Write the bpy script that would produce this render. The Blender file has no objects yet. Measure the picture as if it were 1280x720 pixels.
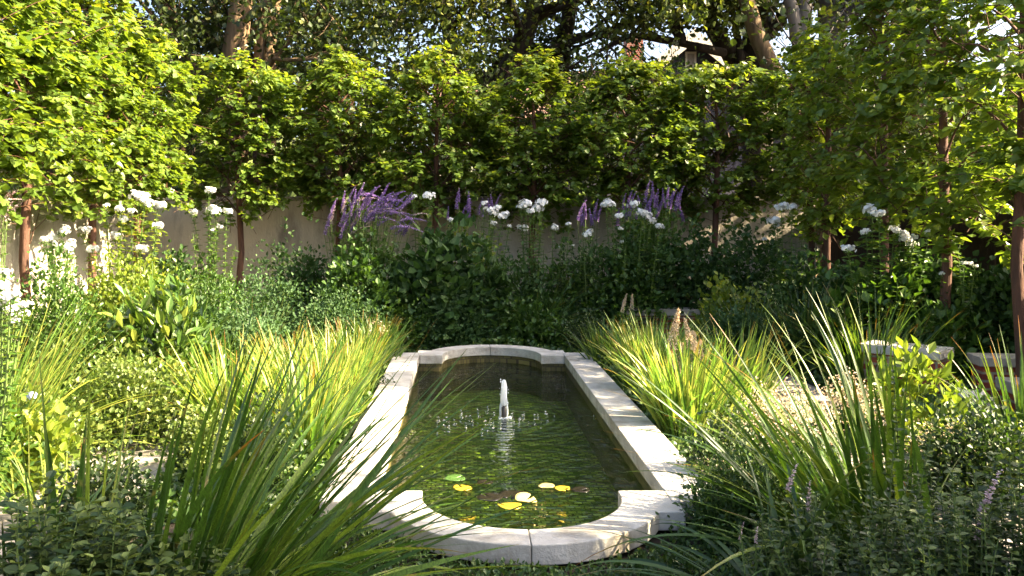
import bpy, bmesh, math, random
import numpy as np
from mathutils import Vector, Matrix

scn = bpy.context.scene
COL = scn.collection
F = 1100.0; CX = 579.0; HY = 273.0; CAMZ = 1.74
PI = math.pi

def at(px, py, Y):
    """point at depth Y metres that stands where the photograph shows (px, py)"""
    return Vector(((px - CX) / F * Y, Y, CAMZ + (HY - py) / F * Y))
def xat(px, Y):
    return (px - CX) / F * Y

# ------------------------------------------------------------------ materials
def new_mat(name):
    m = bpy.data.materials.new(name); m.use_nodes = True
    nt = m.node_tree; nt.nodes.clear()
    out = nt.nodes.new('ShaderNodeOutputMaterial')
    return m, nt, out
def N(nt, kind, **kw):
    n = nt.nodes.new(kind)
    for k, v in kw.items():
        if k.startswith('i_'):
            n.inputs[k[2:].replace('_', ' ')].default_value = v
        else:
            setattr(n, k, v)
    return n
def ramp(nt, stops, interp='LINEAR'):
    r = nt.nodes.new('ShaderNodeValToRGB'); cr = r.color_ramp; cr.interpolation = interp
    while len(cr.elements) > 1: cr.elements.remove(cr.elements[-1])
    cr.elements[0].position = stops[0][0]; cr.elements[0].color = (*stops[0][1], 1)
    for p, c in stops[1:]:
        e = cr.elements.new(p); e.color = (*c, 1)
    return r
def mixrgb(nt, a, b, fac, blend='MIX'):
    m = nt.nodes.new('ShaderNodeMix'); m.data_type = 'RGBA'; m.blend_type = blend
    for sock, val in ((m.inputs[6], a), (m.inputs[7], b), (m.inputs[0], fac)):
        if hasattr(val, 'links') or hasattr(val, 'is_linked'): nt.links.new(val, sock)
        elif isinstance(val, (int, float)): sock.default_value = val
        else: sock.default_value = (*val, 1)
    return m.outputs[2]

def leaf_mat(name, stops, trans=0.38, rough=0.42, tcol=(1.25, 1.25, 0.55), spec=0.5, tip=None, streak=0.0):
    """leaf: colour differs from leaf to leaf (attribute rnd), light passes through it"""
    m, nt, out = new_mat(name); L = nt.links.new
    at_ = N(nt, 'ShaderNodeAttribute', attribute_name='rnd')
    r = ramp(nt, stops); L(at_.outputs['Fac'], r.inputs[0])
    col = r.outputs[0]
    tc = N(nt, 'ShaderNodeTexCoord')
    nz = N(nt, 'ShaderNodeTexNoise', i_Scale=1.7, i_Detail=2.0); L(tc.outputs['Object'], nz.inputs['Vector'])
    v = N(nt, 'ShaderNodeMapRange'); v.inputs[3].default_value = 0.78; v.inputs[4].default_value = 1.22
    v.inputs[1].default_value = 0.3; v.inputs[2].default_value = 0.7
    L(nz.outputs['Fac'], v.inputs[0])
    h = N(nt, 'ShaderNodeHueSaturation'); L(col, h.inputs['Color']); L(v.outputs[0], h.inputs['Value']); col = h.outputs[0]
    if streak:
        mp = N(nt, 'ShaderNodeMapping'); mp.inputs['Scale'].default_value = (1, 1, .06); L(tc.outputs['Object'], mp.inputs[0])
        n2 = N(nt, 'ShaderNodeTexNoise', i_Scale=150.0, i_Detail=3.0); L(mp.outputs[0], n2.inputs['Vector'])
        rr2 = ramp(nt, [(.35, (1 - streak,) * 3), (.65, (1 + streak,) * 3)]); L(n2.outputs['Fac'], rr2.inputs[0])
        col = mixrgb(nt, col, rr2.outputs[0], 1.0, 'MULTIPLY')
        n4 = N(nt, 'ShaderNodeTexNoise', i_Scale=9.0, i_Detail=5.0); L(tc.outputs['Object'], n4.inputs['Vector'])
        rr4 = ramp(nt, [(.64, (0, 0, 0)), (.72, (.7, .7, .7))]); L(n4.outputs['Fac'], rr4.inputs[0])
        col = mixrgb(nt, col, (.3, .22, .09), rr4.outputs[0])
    if tip:
        ta = N(nt, 'ShaderNodeAttribute', attribute_name='tip')
        col = mixrgb(nt, col, tip, ta.outputs['Fac'])
    p = N(nt, 'ShaderNodeBsdfPrincipled', i_Roughness=rough); L(col, p.inputs['Base Color'])
    p.inputs['Specular IOR Level'].default_value = spec
    t = N(nt, 'ShaderNodeBsdfTranslucent')
    tcx = mixrgb(nt, col, tcol, 1.0, 'MULTIPLY'); L(tcx, t.inputs['Color'])
    mx = N(nt, 'ShaderNodeMixShader'); mx.inputs[0].default_value = trans
    L(p.outputs[0], mx.inputs[1]); L(t.outputs[0], mx.inputs[2]); L(mx.outputs[0], out.inputs[0])
    return m

def solid_mat(name, c1, c2, scale=8.0, rough=0.7, bump=0.3, bscale=None, detail=6, stretch=(1, 1, 1), spec=0.4, stains=None):
    m, nt, out = new_mat(name); L = nt.links.new
    tc = N(nt, 'ShaderNodeTexCoord'); mp = N(nt, 'ShaderNodeMapping'); mp.inputs['Scale'].default_value = stretch
    L(tc.outputs['Object'], mp.inputs[0])
    nz = N(nt, 'ShaderNodeTexNoise', i_Scale=scale, i_Detail=float(detail), i_Roughness=0.6); L(mp.outputs[0], nz.inputs['Vector'])
    r = ramp(nt, [(0.32, c1), (0.68, c2)]); L(nz.outputs['Fac'], r.inputs[0]); col = r.outputs[0]
    if stains:
        n2 = N(nt, 'ShaderNodeTexNoise', i_Scale=stains[1], i_Detail=5.0, i_Roughness=0.65); L(mp.outputs[0], n2.inputs['Vector'])
        r2 = ramp(nt, [(0.48, (0, 0, 0)), (0.68, (1, 1, 1))]); L(n2.outputs['Fac'], r2.inputs[0])
        col = mixrgb(nt, col, stains[0], r2.outputs[0])
    p = N(nt, 'ShaderNodeBsdfPrincipled', i_Roughness=rough); L(col, p.inputs['Base Color'])
    p.inputs['Specular IOR Level'].default_value = spec
    n3 = N(nt, 'ShaderNodeTexNoise', i_Scale=bscale or scale * 4, i_Detail=8.0); L(mp.outputs[0], n3.inputs['Vector'])
    b = N(nt, 'ShaderNodeBump', i_Strength=bump, i_Distance=0.02); L(n3.outputs['Fac'], b.inputs['Height']); L(b.outputs[0], p.inputs['Normal'])
    L(p.outputs[0], out.inputs[0])
    return m

M = {}
# hedge limes
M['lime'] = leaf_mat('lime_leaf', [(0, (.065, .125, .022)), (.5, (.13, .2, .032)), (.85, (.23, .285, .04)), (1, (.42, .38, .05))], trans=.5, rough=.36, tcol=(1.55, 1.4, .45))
M['dark_tree'] = leaf_mat('dark_tree_leaf', [(0, (.02, .04, .01)), (.7, (.05, .075, .016)), (1, (.12, .13, .03))], trans=.3, rough=.45)
M['oak'] = leaf_mat('oak_leaf', [(0, (.045, .075, .014)), (.6, (.09, .125, .024)), (1, (.22, .22, .04))], trans=.42, rough=.45)
M['pale_tree'] = leaf_mat('pale_tree_leaf', [(0, (.07, .09, .02)), (.6, (.14, .15, .035)), (1, (.26, .24, .06))], trans=.42)
M['shrub_dark'] = leaf_mat('dark_shrub_leaf', [(0, (.02, .052, .014)), (.7, (.048, .1, .024)), (1, (.1, .165, .035))], trans=.3, rough=.55, spec=.3)
M['shrub_mid'] = leaf_mat('mid_shrub_leaf', [(0, (.035, .085, .015)), (.7, (.075, .15, .025)), (1, (.13, .2, .035))], trans=.34)
M['shrub_yellow'] = leaf_mat('yellow_shrub_leaf', [(0, (.09, .15, .02)), (.6, (.18, .25, .03)), (1, (.34, .34, .045))], trans=.42)
M['shrub_sunlit_tone'] = leaf_mat('sunlit_tone_small_leaf', [(0, (.07, .12, .025)), (.6, (.16, .22, .05)), (1, (.36, .38, .12))], trans=.36)  # paler leaf for the sunlit mounds, sun put into the colour
M['shrub_blue'] = leaf_mat('blue_green_shrub_leaf', [(0, (.035, .085, .03)), (.7, (.075, .14, .05)), (1, (.11, .18, .065))], trans=.28, rough=.6, spec=.25)
M['peony'] = leaf_mat('glossy_shrub_leaf', [(0, (.04, .09, .015)), (.6, (.09, .16, .03)), (1, (.3, .33, .05))], trans=.28, rough=.25, spec=.6)
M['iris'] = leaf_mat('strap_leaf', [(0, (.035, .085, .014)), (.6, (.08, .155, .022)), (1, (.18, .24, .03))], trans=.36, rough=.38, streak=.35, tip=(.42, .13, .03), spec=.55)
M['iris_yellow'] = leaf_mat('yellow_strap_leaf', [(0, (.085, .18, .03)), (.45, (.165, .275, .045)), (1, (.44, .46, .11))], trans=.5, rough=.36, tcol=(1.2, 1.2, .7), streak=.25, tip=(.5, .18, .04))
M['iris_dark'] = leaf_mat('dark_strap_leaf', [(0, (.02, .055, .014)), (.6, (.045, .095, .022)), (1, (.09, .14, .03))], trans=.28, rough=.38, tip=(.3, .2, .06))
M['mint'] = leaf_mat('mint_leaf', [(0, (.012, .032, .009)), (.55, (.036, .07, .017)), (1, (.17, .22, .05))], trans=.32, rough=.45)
M['phlox'] = leaf_mat('phlox_leaf', [(0, (.035, .085, .015)), (.6, (.075, .15, .022)), (1, (.15, .22, .03))], trans=.38, rough=.4)
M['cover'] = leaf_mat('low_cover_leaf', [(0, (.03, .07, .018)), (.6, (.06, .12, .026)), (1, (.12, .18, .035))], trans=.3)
M['white_petal'] = leaf_mat('white_petal', [(0, (.66, .68, .7)), (.15, (.76, .77, .78)), (1, (.84, .84, .82))], trans=.3, rough=.6, tcol=(1, 1, .95), spec=.2)
M['violet'] = leaf_mat('violet_floret', [(0, (.2, .12, .36)), (.6, (.38, .25, .54)), (1, (.58, .46, .66))], trans=.25, rough=.6, tcol=(1, .9, 1.1), spec=.2)
M['pink'] = leaf_mat('pink_floret', [(0, (.42, .28, .38)), (.6, (.66, .52, .54)), (1, (.7, .6, .56))], trans=.3, rough=.6, tcol=(1, .9, .9), spec=.2)
M['cream'] = leaf_mat('cream_floret', [(0, (.55, .42, .28)), (.6, (.72, .6, .44)), (1, (.82, .74, .6))], trans=.35, rough=.7, tcol=(1, .9, .75), spec=.1)
M['blue_flower'] = leaf_mat('pale_blue_petal', [(0, (.42, .5, .72)), (1, (.62, .68, .82))], trans=.3, rough=.6, tcol=(1, 1, 1), spec=.2)
M['pad_yellow'] = leaf_mat('yellow_lily_pad', [(0, (.45, .33, .03)), (1, (.6, .46, .05))], trans=.1, rough=.3)
M['pad_cream'] = leaf_mat('cream_lily_pad', [(0, (.5, .4, .16)), (1, (.62, .52, .26))], trans=.1, rough=.3)
M['pad_dark'] = leaf_mat('dark_lily_pad', [(0, (.014, .012, .009)), (1, (.028, .022, .014))], trans=.0, rough=.15)
M['pad_green'] = leaf_mat('green_lily_pad', [(0, (.06, .12, .03)), (1, (.1, .18, .04))], trans=.0, rough=.2)
M['lime_bark'] = solid_mat('lime_bark', (.045, .022, .014), (.115, .05, .03), 9, .8, .9, 30, stretch=(1, 1, .25))
M['dark_bark'] = solid_mat('dark_bark', (.022, .016, .012), (.055, .04, .028), 7, .9, .9, 25, stretch=(1, 1, .3))
M['brown_bark'] = solid_mat('brown_bark', (.1, .065, .038), (.24, .16, .09), 6, .9, 1.0, 18, stretch=(1, 1, .18))
M['grey_bark'] = solid_mat('grey_bark', (.11, .1, .1), (.23, .2, .18), 5, .85, .6, 20, stretch=(1, 1, .2))
M['stem'] = solid_mat('green_stem', (.06, .11, .02), (.11, .16, .04), 20, .6, .1)
M['red_stem'] = solid_mat('red_stem', (.07, .028, .016), (.12, .06, .03), 20, .6, .1)
M['limestone'] = solid_mat('limestone', (.4, .375, .335), (.56, .535, .49), 6, .68, .3, 60, stains=((.27, .235, .185), 3.2))
M['limestone_old'] = solid_mat('weathered_limestone', (.24, .215, .18), (.4, .36, .3), 5, .75, .3, 50, stains=((.22, .2, .16), 3))
M['stucco'] = solid_mat('stucco', (.44, .385, .31), (.56, .5, .42), 2.2, .85, .5, 40, stretch=(1, 1, .35), stains=((.23, .2, .17), 2.2))
M['soil'] = solid_mat('soil', (.016, .012, .009), (.05, .037, .026), 9, .95, 1.0, 30)
M['flagstone'] = solid_mat('flagstone', (.22, .195, .175), (.38, .34, .3), 4, .8, .35, 30, stains=((.12, .1, .08), 2.5))
M['dark_metal'] = solid_mat('dark_metal', (.012, .012, .014), (.03, .03, .034), 10, .35, .05)
M['fence_wood'] = solid_mat('dark_fence_wood', (.018, .009, .006), (.04, .02, .012), 5, .8, .5, 30, stretch=(4, 4, .3))
M['cream_paint'] = solid_mat('cream_paint', (.55, .5, .4), (.66, .62, .52), 3, .5, .05)
M['slate_siding'] = solid_mat('dark_siding', (.022, .022, .035), (.04, .038, .055), 3, .7, .3)
M['glass_dark'] = solid_mat('dark_glass', (.02, .02, .025), (.05, .05, .06), 3, .1, .0)

def brick_mat(name, c1, c2, mortar, scale, bw, rh, ms, bump=.5, axis='XZ', warp=0.0, rough=.8, offset=.5, spec=.4):
    m, nt, out = new_mat(name); L = nt.links.new
    tc = N(nt, 'ShaderNodeTexCoord'); vec = tc.outputs['Object']
    sep = N(nt, 'ShaderNodeSeparateXYZ'); L(vec, sep.inputs[0]); cmb = N(nt, 'ShaderNodeCombineXYZ')
    if axis == 'WALL':
        ad = N(nt, 'ShaderNodeMath', operation='ADD'); L(sep.outputs[0], ad.inputs[0]); L(sep.outputs[1], ad.inputs[1])
        L(ad.outputs[0], cmb.inputs[0]); L(sep.outputs[2], cmb.inputs[1])
    elif axis == 'XZ':
        L(sep.outputs[0], cmb.inputs[0]); L(sep.outputs[2], cmb.inputs[1])
    else:
        L(sep.outputs[0], cmb.inputs[0]); L(sep.outputs[1], cmb.inputs[1])
    v = cmb.outputs[0]
    if warp:
        nz = N(nt, 'ShaderNodeTexNoise', i_Scale=9.0, i_Detail=2.0); L(v, nz.inputs['Vector'])
        sc = N(nt, 'ShaderNodeVectorMath', operation='SCALE'); sc.inputs['Scale'].default_value = warp; L(nz.outputs['Color'], sc.inputs[0])
        ad2 = N(nt, 'ShaderNodeVectorMath', operation='ADD'); L(v, ad2.inputs[0]); L(sc.outputs[0], ad2.inputs[1]); v = ad2.outputs[0]
    b = N(nt, 'ShaderNodeTexBrick'); b.offset = offset
    b.inputs['Scale'].default_value = scale; b.inputs['Brick Width'].default_value = bw; b.inputs['Row Height'].default_value = rh
    b.inputs['Mortar Size'].default_value = ms; b.inputs['Color1'].default_value = (*c1, 1); b.inputs['Color2'].default_value = (*c2, 1)
    b.inputs['Mortar'].default_value = (*mortar, 1); b.inputs['Bias'].default_value = 0.0
    L(v, b.inputs['Vector'])
    nz2 = N(nt, 'ShaderNodeTexNoise', i_Scale=3.0, i_Detail=4.0); L(v, nz2.inputs['Vector'])
    r = ramp(nt, [(.3, (.62, .62, .6)), (.7, (1.2, 1.15, 1.0))]); L(nz2.outputs['Fac'], r.inputs[0])
    col = mixrgb(nt, b.outputs['Color'], r.outputs[0], 1.0, 'MULTIPLY')
    p = N(nt, 'ShaderNodeBsdfPrincipled', i_Roughness=rough); L(col, p.inputs['Base Color']); p.inputs['Specular IOR Level'].default_value = spec
    bp = N(nt, 'ShaderNodeBump', i_Strength=bump, i_Distance=.004); bp.invert = True
    L(b.outputs['Fac'], bp.inputs['Height']); L(bp.outputs[0], p.inputs['Normal']); L(p.outputs[0], out.inputs[0])
    return m
M['brick'] = brick_mat('red_brick', (.2, .035, .022), (.33, .07, .04), (.3, .25, .2), 1, .22, .075, .012, axis='WALL')
M['mosaic_floor'] = brick_mat('pool_mosaic', (.055, .12, .04), (.68, .64, .2), (.10, .10, .045), 1, .07, .052, .006, axis='XY', warp=.025, rough=.4)
M['mosaic_wall'] = brick_mat('pool_wall_mosaic', (.06, .055, .022), (.17, .15, .06), (.05, .04, .03), 1, .06, .06, .005, axis='WALL', rough=.3)
M['roof_tile'] = brick_mat('brown_roof_tile', (.2, .11, .09), (.33, .2, .17), (.07, .04, .035), 1, .25, .16, .02, axis='WALL', bump=1)

def water_mat():
    m, nt, out = new_mat('pool_water'); L = nt.links.new
    tc = N(nt, 'ShaderNodeTexCoord')
    # rings that run out from the fountain
    mp = N(nt, 'ShaderNodeMapping'); mp.inputs['Location'].default_value = (-.365, -7.88, 0); L(tc.outputs['Object'], mp.inputs[0])
    ln = N(nt, 'ShaderNodeVectorMath', operation='LENGTH'); L(mp.outputs[0], ln.inputs[0])
    nzr = N(nt, 'ShaderNodeTexNoise', i_Scale=3.0, i_Detail=2.0); L(tc.outputs['Object'], nzr.inputs['Vector'])
    k0 = N(nt, 'ShaderNodeMath', operation='MULTIPLY_ADD'); k0.inputs[1].default_value = .22; L(nzr.outputs['Fac'], k0.inputs[0]); L(ln.outputs['Value'], k0.inputs[2])
    k = N(nt, 'ShaderNodeMath', operation='MULTIPLY'); k.inputs[1].default_value = 62; L(k0.outputs[0], k.inputs[0])
    s = N(nt, 'ShaderNodeMath', operation='SINE'); L(k.outputs[0], s.inputs[0])
    fall = N(nt, 'ShaderNodeMapRange'); fall.inputs[1].default_value = 0.05; fall.inputs[2].default_value = 1.1; fall.inputs[3].default_value = .009; fall.inputs[4].default_value = .0003
    L(ln.outputs['Value'], fall.inputs[0])
    ring = N(nt, 'ShaderNodeMath', operation='MULTIPLY'); L(s.outputs[0], ring.inputs[0]); L(fall.outputs[0], ring.inputs[1])
    n1 = N(nt, 'ShaderNodeTexNoise', i_Scale=7.5, i_Detail=3.0, i_Roughness=.55, i_Distortion=.6); L(tc.outputs['Object'], n1.inputs['Vector'])
    m1 = N(nt, 'ShaderNodeMath', operation='MULTIPLY_ADD'); m1.inputs[1].default_value = .042; L(n1.outputs['Fac'], m1.inputs[0]); L(ring.outputs[0], m1.inputs[2])
    n3 = N(nt, 'ShaderNodeTexNoise', i_Scale=22.0, i_Detail=2.0); L(tc.outputs['Object'], n3.inputs['Vector'])
    m3 = N(nt, 'ShaderNodeMath', operation='MULTIPLY_ADD'); m3.inputs[1].default_value = .006; L(n3.outputs['Fac'], m3.inputs[0]); L(m1.outputs[0], m3.inputs[2]); m1 = m3
    b = N(nt, 'ShaderNodeBump', i_Strength=1.0, i_Distance=1.0); L(m1.outputs[0], b.inputs['Height'])
    g = N(nt, 'ShaderNodeBsdfGlossy', i_Roughness=.01); L(b.outputs[0], g.inputs['Normal'])
    t = N(nt, 'ShaderNodeBsdfTransparent'); t.inputs[0].default_value = (.64, .84, .48, 1)
    fr = N(nt, 'ShaderNodeFresnel', i_IOR=1.5); L(b.outputs[0], fr.inputs['Normal'])
    mx = N(nt, 'ShaderNodeMixShader'); L(fr.outputs[0], mx.inputs[0]); L(t.outputs[0], mx.inputs[1]); L(g.outputs[0], mx.inputs[2])
    L(mx.outputs[0], out.inputs[0])
    return m
M['water'] = water_mat()
def foam_mat():
    m, nt, out = new_mat('white_falling_water'); L = nt.links.new
    p = N(nt, 'ShaderNodeBsdfPrincipled', i_Roughness=.15); p.inputs['Base Color'].default_value = (.86, .9, .93, 1)
    p.inputs['Subsurface Weight'].default_value = .0
    t = N(nt, 'ShaderNodeBsdfTranslucent'); t.inputs[0].default_value = (.9, .93, .96, 1)
    a = N(nt, 'ShaderNodeMixShader'); a.inputs[0].default_value = .45
    L(p.outputs[0], a.inputs[1]); L(t.outputs[0], a.inputs[2]); L(a.outputs[0], out.inputs[0])
    return m
M['foam'] = foam_mat()
def drop_mat():
    m, nt, out = new_mat('clear_drops'); L = nt.links.new
    g = N(nt, 'ShaderNodeBsdfGlossy', i_Roughness=.02); t = N(nt, 'ShaderNodeBsdfTransparent')
    mx = N(nt, 'ShaderNodeMixShader'); mx.inputs[0].default_value = .45
    L(t.outputs[0], mx.inputs[1]); L(g.outputs[0], mx.inputs[2]); L(mx.outputs[0], out.inputs[0]); return m
M['drops'] = drop_mat()

# ------------------------------------------------------------------ mesh collecting
class MB:
    """collects geometry in numpy blocks and links it as ONE mesh"""
    def __init__(s):
        s.v = []; s.q = []; s.t = []; s.rv = []; s.rq = []; s.tip = []; s.n = 0; s.polys = []; s.prnd = []
    def add(s, v, q, rnd=None, tip=None):
        v = np.asarray(v, float).reshape(-1, 3); q = np.asarray(q, int)
        s.v.append(v); s.q.append(q + s.n)
        s.rq.append(np.full(len(q), .5) if rnd is None else np.broadcast_to(rnd, (len(q),)).astype(float))
        s.tip.append(np.zeros(len(v)) if tip is None else tip)
        s.n += len(v)
    def leaves(s, P, D, U, S, w=.5, fold=.12, droop=.1, rnd=None, shape='ovate', rng=None):
        P = np.asarray(P); n = len(P)
        if n == 0: return
        D = D / np.maximum(np.linalg.norm(D, axis=1, keepdims=True), 1e-6)
        R = np.cross(D, U); R /= np.maximum(np.linalg.norm(R, axis=1, keepdims=True), 1e-6)
        U2 = np.cross(R, D)
        if shape == 'ovate': prof = [(0, 0, 0), (.5, .38, 1), (.36, .74, .7), (0, 1.0, 0)]
        elif shape == 'lance': prof = [(0, 0, 0), (.42, .25, .7), (.5, .6, 1), (0, 1.0, 0)]
        elif shape == 'heart': prof = [(0, .04, 0), (.56, .22, 1), (.44, .66, .8), (0, 1.06, 0)]
        else: prof = [(0, 0, 0), (.4, .3, .8), (.5, .8, 1), (0, 1.0, 0)]
        b, e, f, t = prof
        tpl = np.array([(b[0], b[1], 0), (e[0] * w * 2 * .5 / .5, e[1], fold), (f[0] * w * 2, f[1], fold * .6 - droop * .5),
                        (0, t[1], -droop), (-f[0] * w * 2, f[1], fold * .6 - droop * .5), (-e[0] * w * 2, e[1], fold)])
        tpl[1, 0] = e[0] * w * 2
        S = np.broadcast_to(np.asarray(S, float), (n,))
        V = P[:, None, :] + S[:, None, None] * (tpl[None, :, 0:1] * R[:, None, :] + tpl[None, :, 1:2] * D[:, None, :] + tpl[None, :, 2:3] * U2[:, None, :])
        base = (np.arange(n) * 6)[:, None]
        q = np.concatenate([base + np.array([[0, 1, 2, 3]]), base + np.array([[0, 3, 4, 5]])], 1).reshape(-1, 4)
        rnd = np.full(n, .5) if rnd is None else rnd
        s.add(V.reshape(-1, 3), q, np.repeat(rnd, 2))
    def tube(s, pts, rad, sides=6, rnd=.5):
        pts = np.asarray([tuple(p) for p in pts], float); n = len(pts)
        rad = np.broadcast_to(np.asarray(rad, float), (n,))
        T = np.gradient(pts, axis=0); T /= np.maximum(np.linalg.norm(T, axis=1, keepdims=True), 1e-9)
        ref = np.array([1., 0, 0]) if abs(T[0, 0]) < .8 else np.array([0, 1., 0])
        A = np.cross(T, ref); A /= np.maximum(np.linalg.norm(A, axis=1, keepdims=True), 1e-9); B = np.cross(T, A)
        an = np.arange(sides) / sides * 2 * PI
        V = pts[:, None, :] + rad[:, None, None] * (np.cos(an)[None, :, None] * A[:, None, :] + np.sin(an)[None, :, None] * B[:, None, :])
        i = np.arange(n - 1)[:, None] * sides; j = np.arange(sides)[None, :]; j2 = (j + 1) % sides
        q = np.stack([i + j, i + j2, i + sides + j2, i + sides + j], -1).reshape(-1, 4)
        s.add(V.reshape(-1, 3), q, rnd)
    def box(s, x0, x1, y0, y1, z0, z1):
        v = [(x, y, z) for z in (z0, z1) for y in (y0, y1) for x in (x0, x1)]
        s.add(v, [(0, 2, 3, 1), (4, 5, 7, 6), (0, 1, 5, 4), (1, 3, 7, 5), (3, 2, 6, 7), (2, 0, 4, 6)])
    def build(s, name, mat, parent=None, smooth=False, origin=None):
        me = bpy.data.meshes.new(name)
        V = np.concatenate(s.v); Q = np.concatenate(s.q)
        if origin is not None: V = V - np.array(origin)
        me.vertices.add(len(V)); me.vertices.foreach_set('co', V.ravel())
        me.loops.add(len(Q) * 4); me.loops.foreach_set('vertex_index', Q.ravel())
        me.polygons.add(len(Q)); me.polygons.foreach_set('loop_start', np.arange(len(Q)) * 4)
        me.polygons.foreach_set('loop_total', np.full(len(Q), 4))
        me.polygons.foreach_set('use_smooth', np.full(len(Q), smooth))
        me.update(calc_edges=True)
        a = me.attributes.new('rnd', 'FLOAT', 'FACE'); a.data.foreach_set('value', np.concatenate(s.rq))
        tp = np.concatenate(s.tip)
        if tp.any():
            a = me.attributes.new('tip', 'FLOAT', 'POINT'); a.data.foreach_set('value', tp)
        me.materials.append(mat)
        o = bpy.data.objects.new(name, me); COL.objects.link(o)
        if origin is not None: o.location = origin
        if parent: o.parent = parent
        return o

def link(name, me, parent=None, loc=(0, 0, 0), rot=(0, 0, 0), sc=1.0):
    o = bpy.data.objects.new(name, me); COL.objects.link(o); o.location = loc; o.rotation_euler = rot
    o.scale = (sc, sc, sc) if isinstance(sc, (int, float)) else sc
    if parent: o.parent = parent
    return o
def tag(o, label=None, cat=None, group=None, kind=None):
    if label: o['label'] = label
    if cat: o['category'] = cat
    if group: o['group'] = group
    if kind: o['kind'] = kind
    return o
def empty(name, loc, label, cat, group=None, rz=0, sc=1.0):
    o = bpy.data.objects.new(name, None); COL.objects.link(o); o.location = loc; o.rotation_euler = (0, 0, rz)
    o.scale = (sc, sc, sc) if isinstance(sc, (int, float)) else sc
    o.empty_display_size = .1
    return tag(o, label, cat, group)
def bm_obj(name, bm, mat, parent=None, loc=(0, 0, 0)):
    me = bpy.data.meshes.new(name); bm.normal_update(); bm.to_mesh(me); bm.free(); me.materials.append(mat)
    return link(name, me, parent, loc)
def bevel_obj(o, w=.006, seg=2):
    md = o.modifiers.new('bevel', 'BEVEL'); md.width = w; md.segments = seg; md.limit_method = 'ANGLE'; md.angle_limit = math.radians(40)
    return o
def prism(name, pts, z0, z1, mat, parent=None, bev=.006):
    bm = bmesh.new(); lo = [bm.verts.new((x, y, z0)) for x, y in pts]; hi = [bm.verts.new((x, y, z1)) for x, y in pts]
    n = len(pts); bm.faces.new(lo[::-1]); bm.faces.new(hi)
    for i in range(n): bm.faces.new((lo[i], lo[(i + 1) % n], hi[(i + 1) % n], hi[i]))
    bmesh.ops.recalc_face_normals(bm, faces=bm.faces)
    o = bm_obj(name, bm, mat, parent)
    if bev: bevel_obj(o, bev)
    return o

rs = np.random.RandomState
def unit(v): return v / np.maximum(np.linalg.norm(v, axis=-1, keepdims=True), 1e-9)

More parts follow.
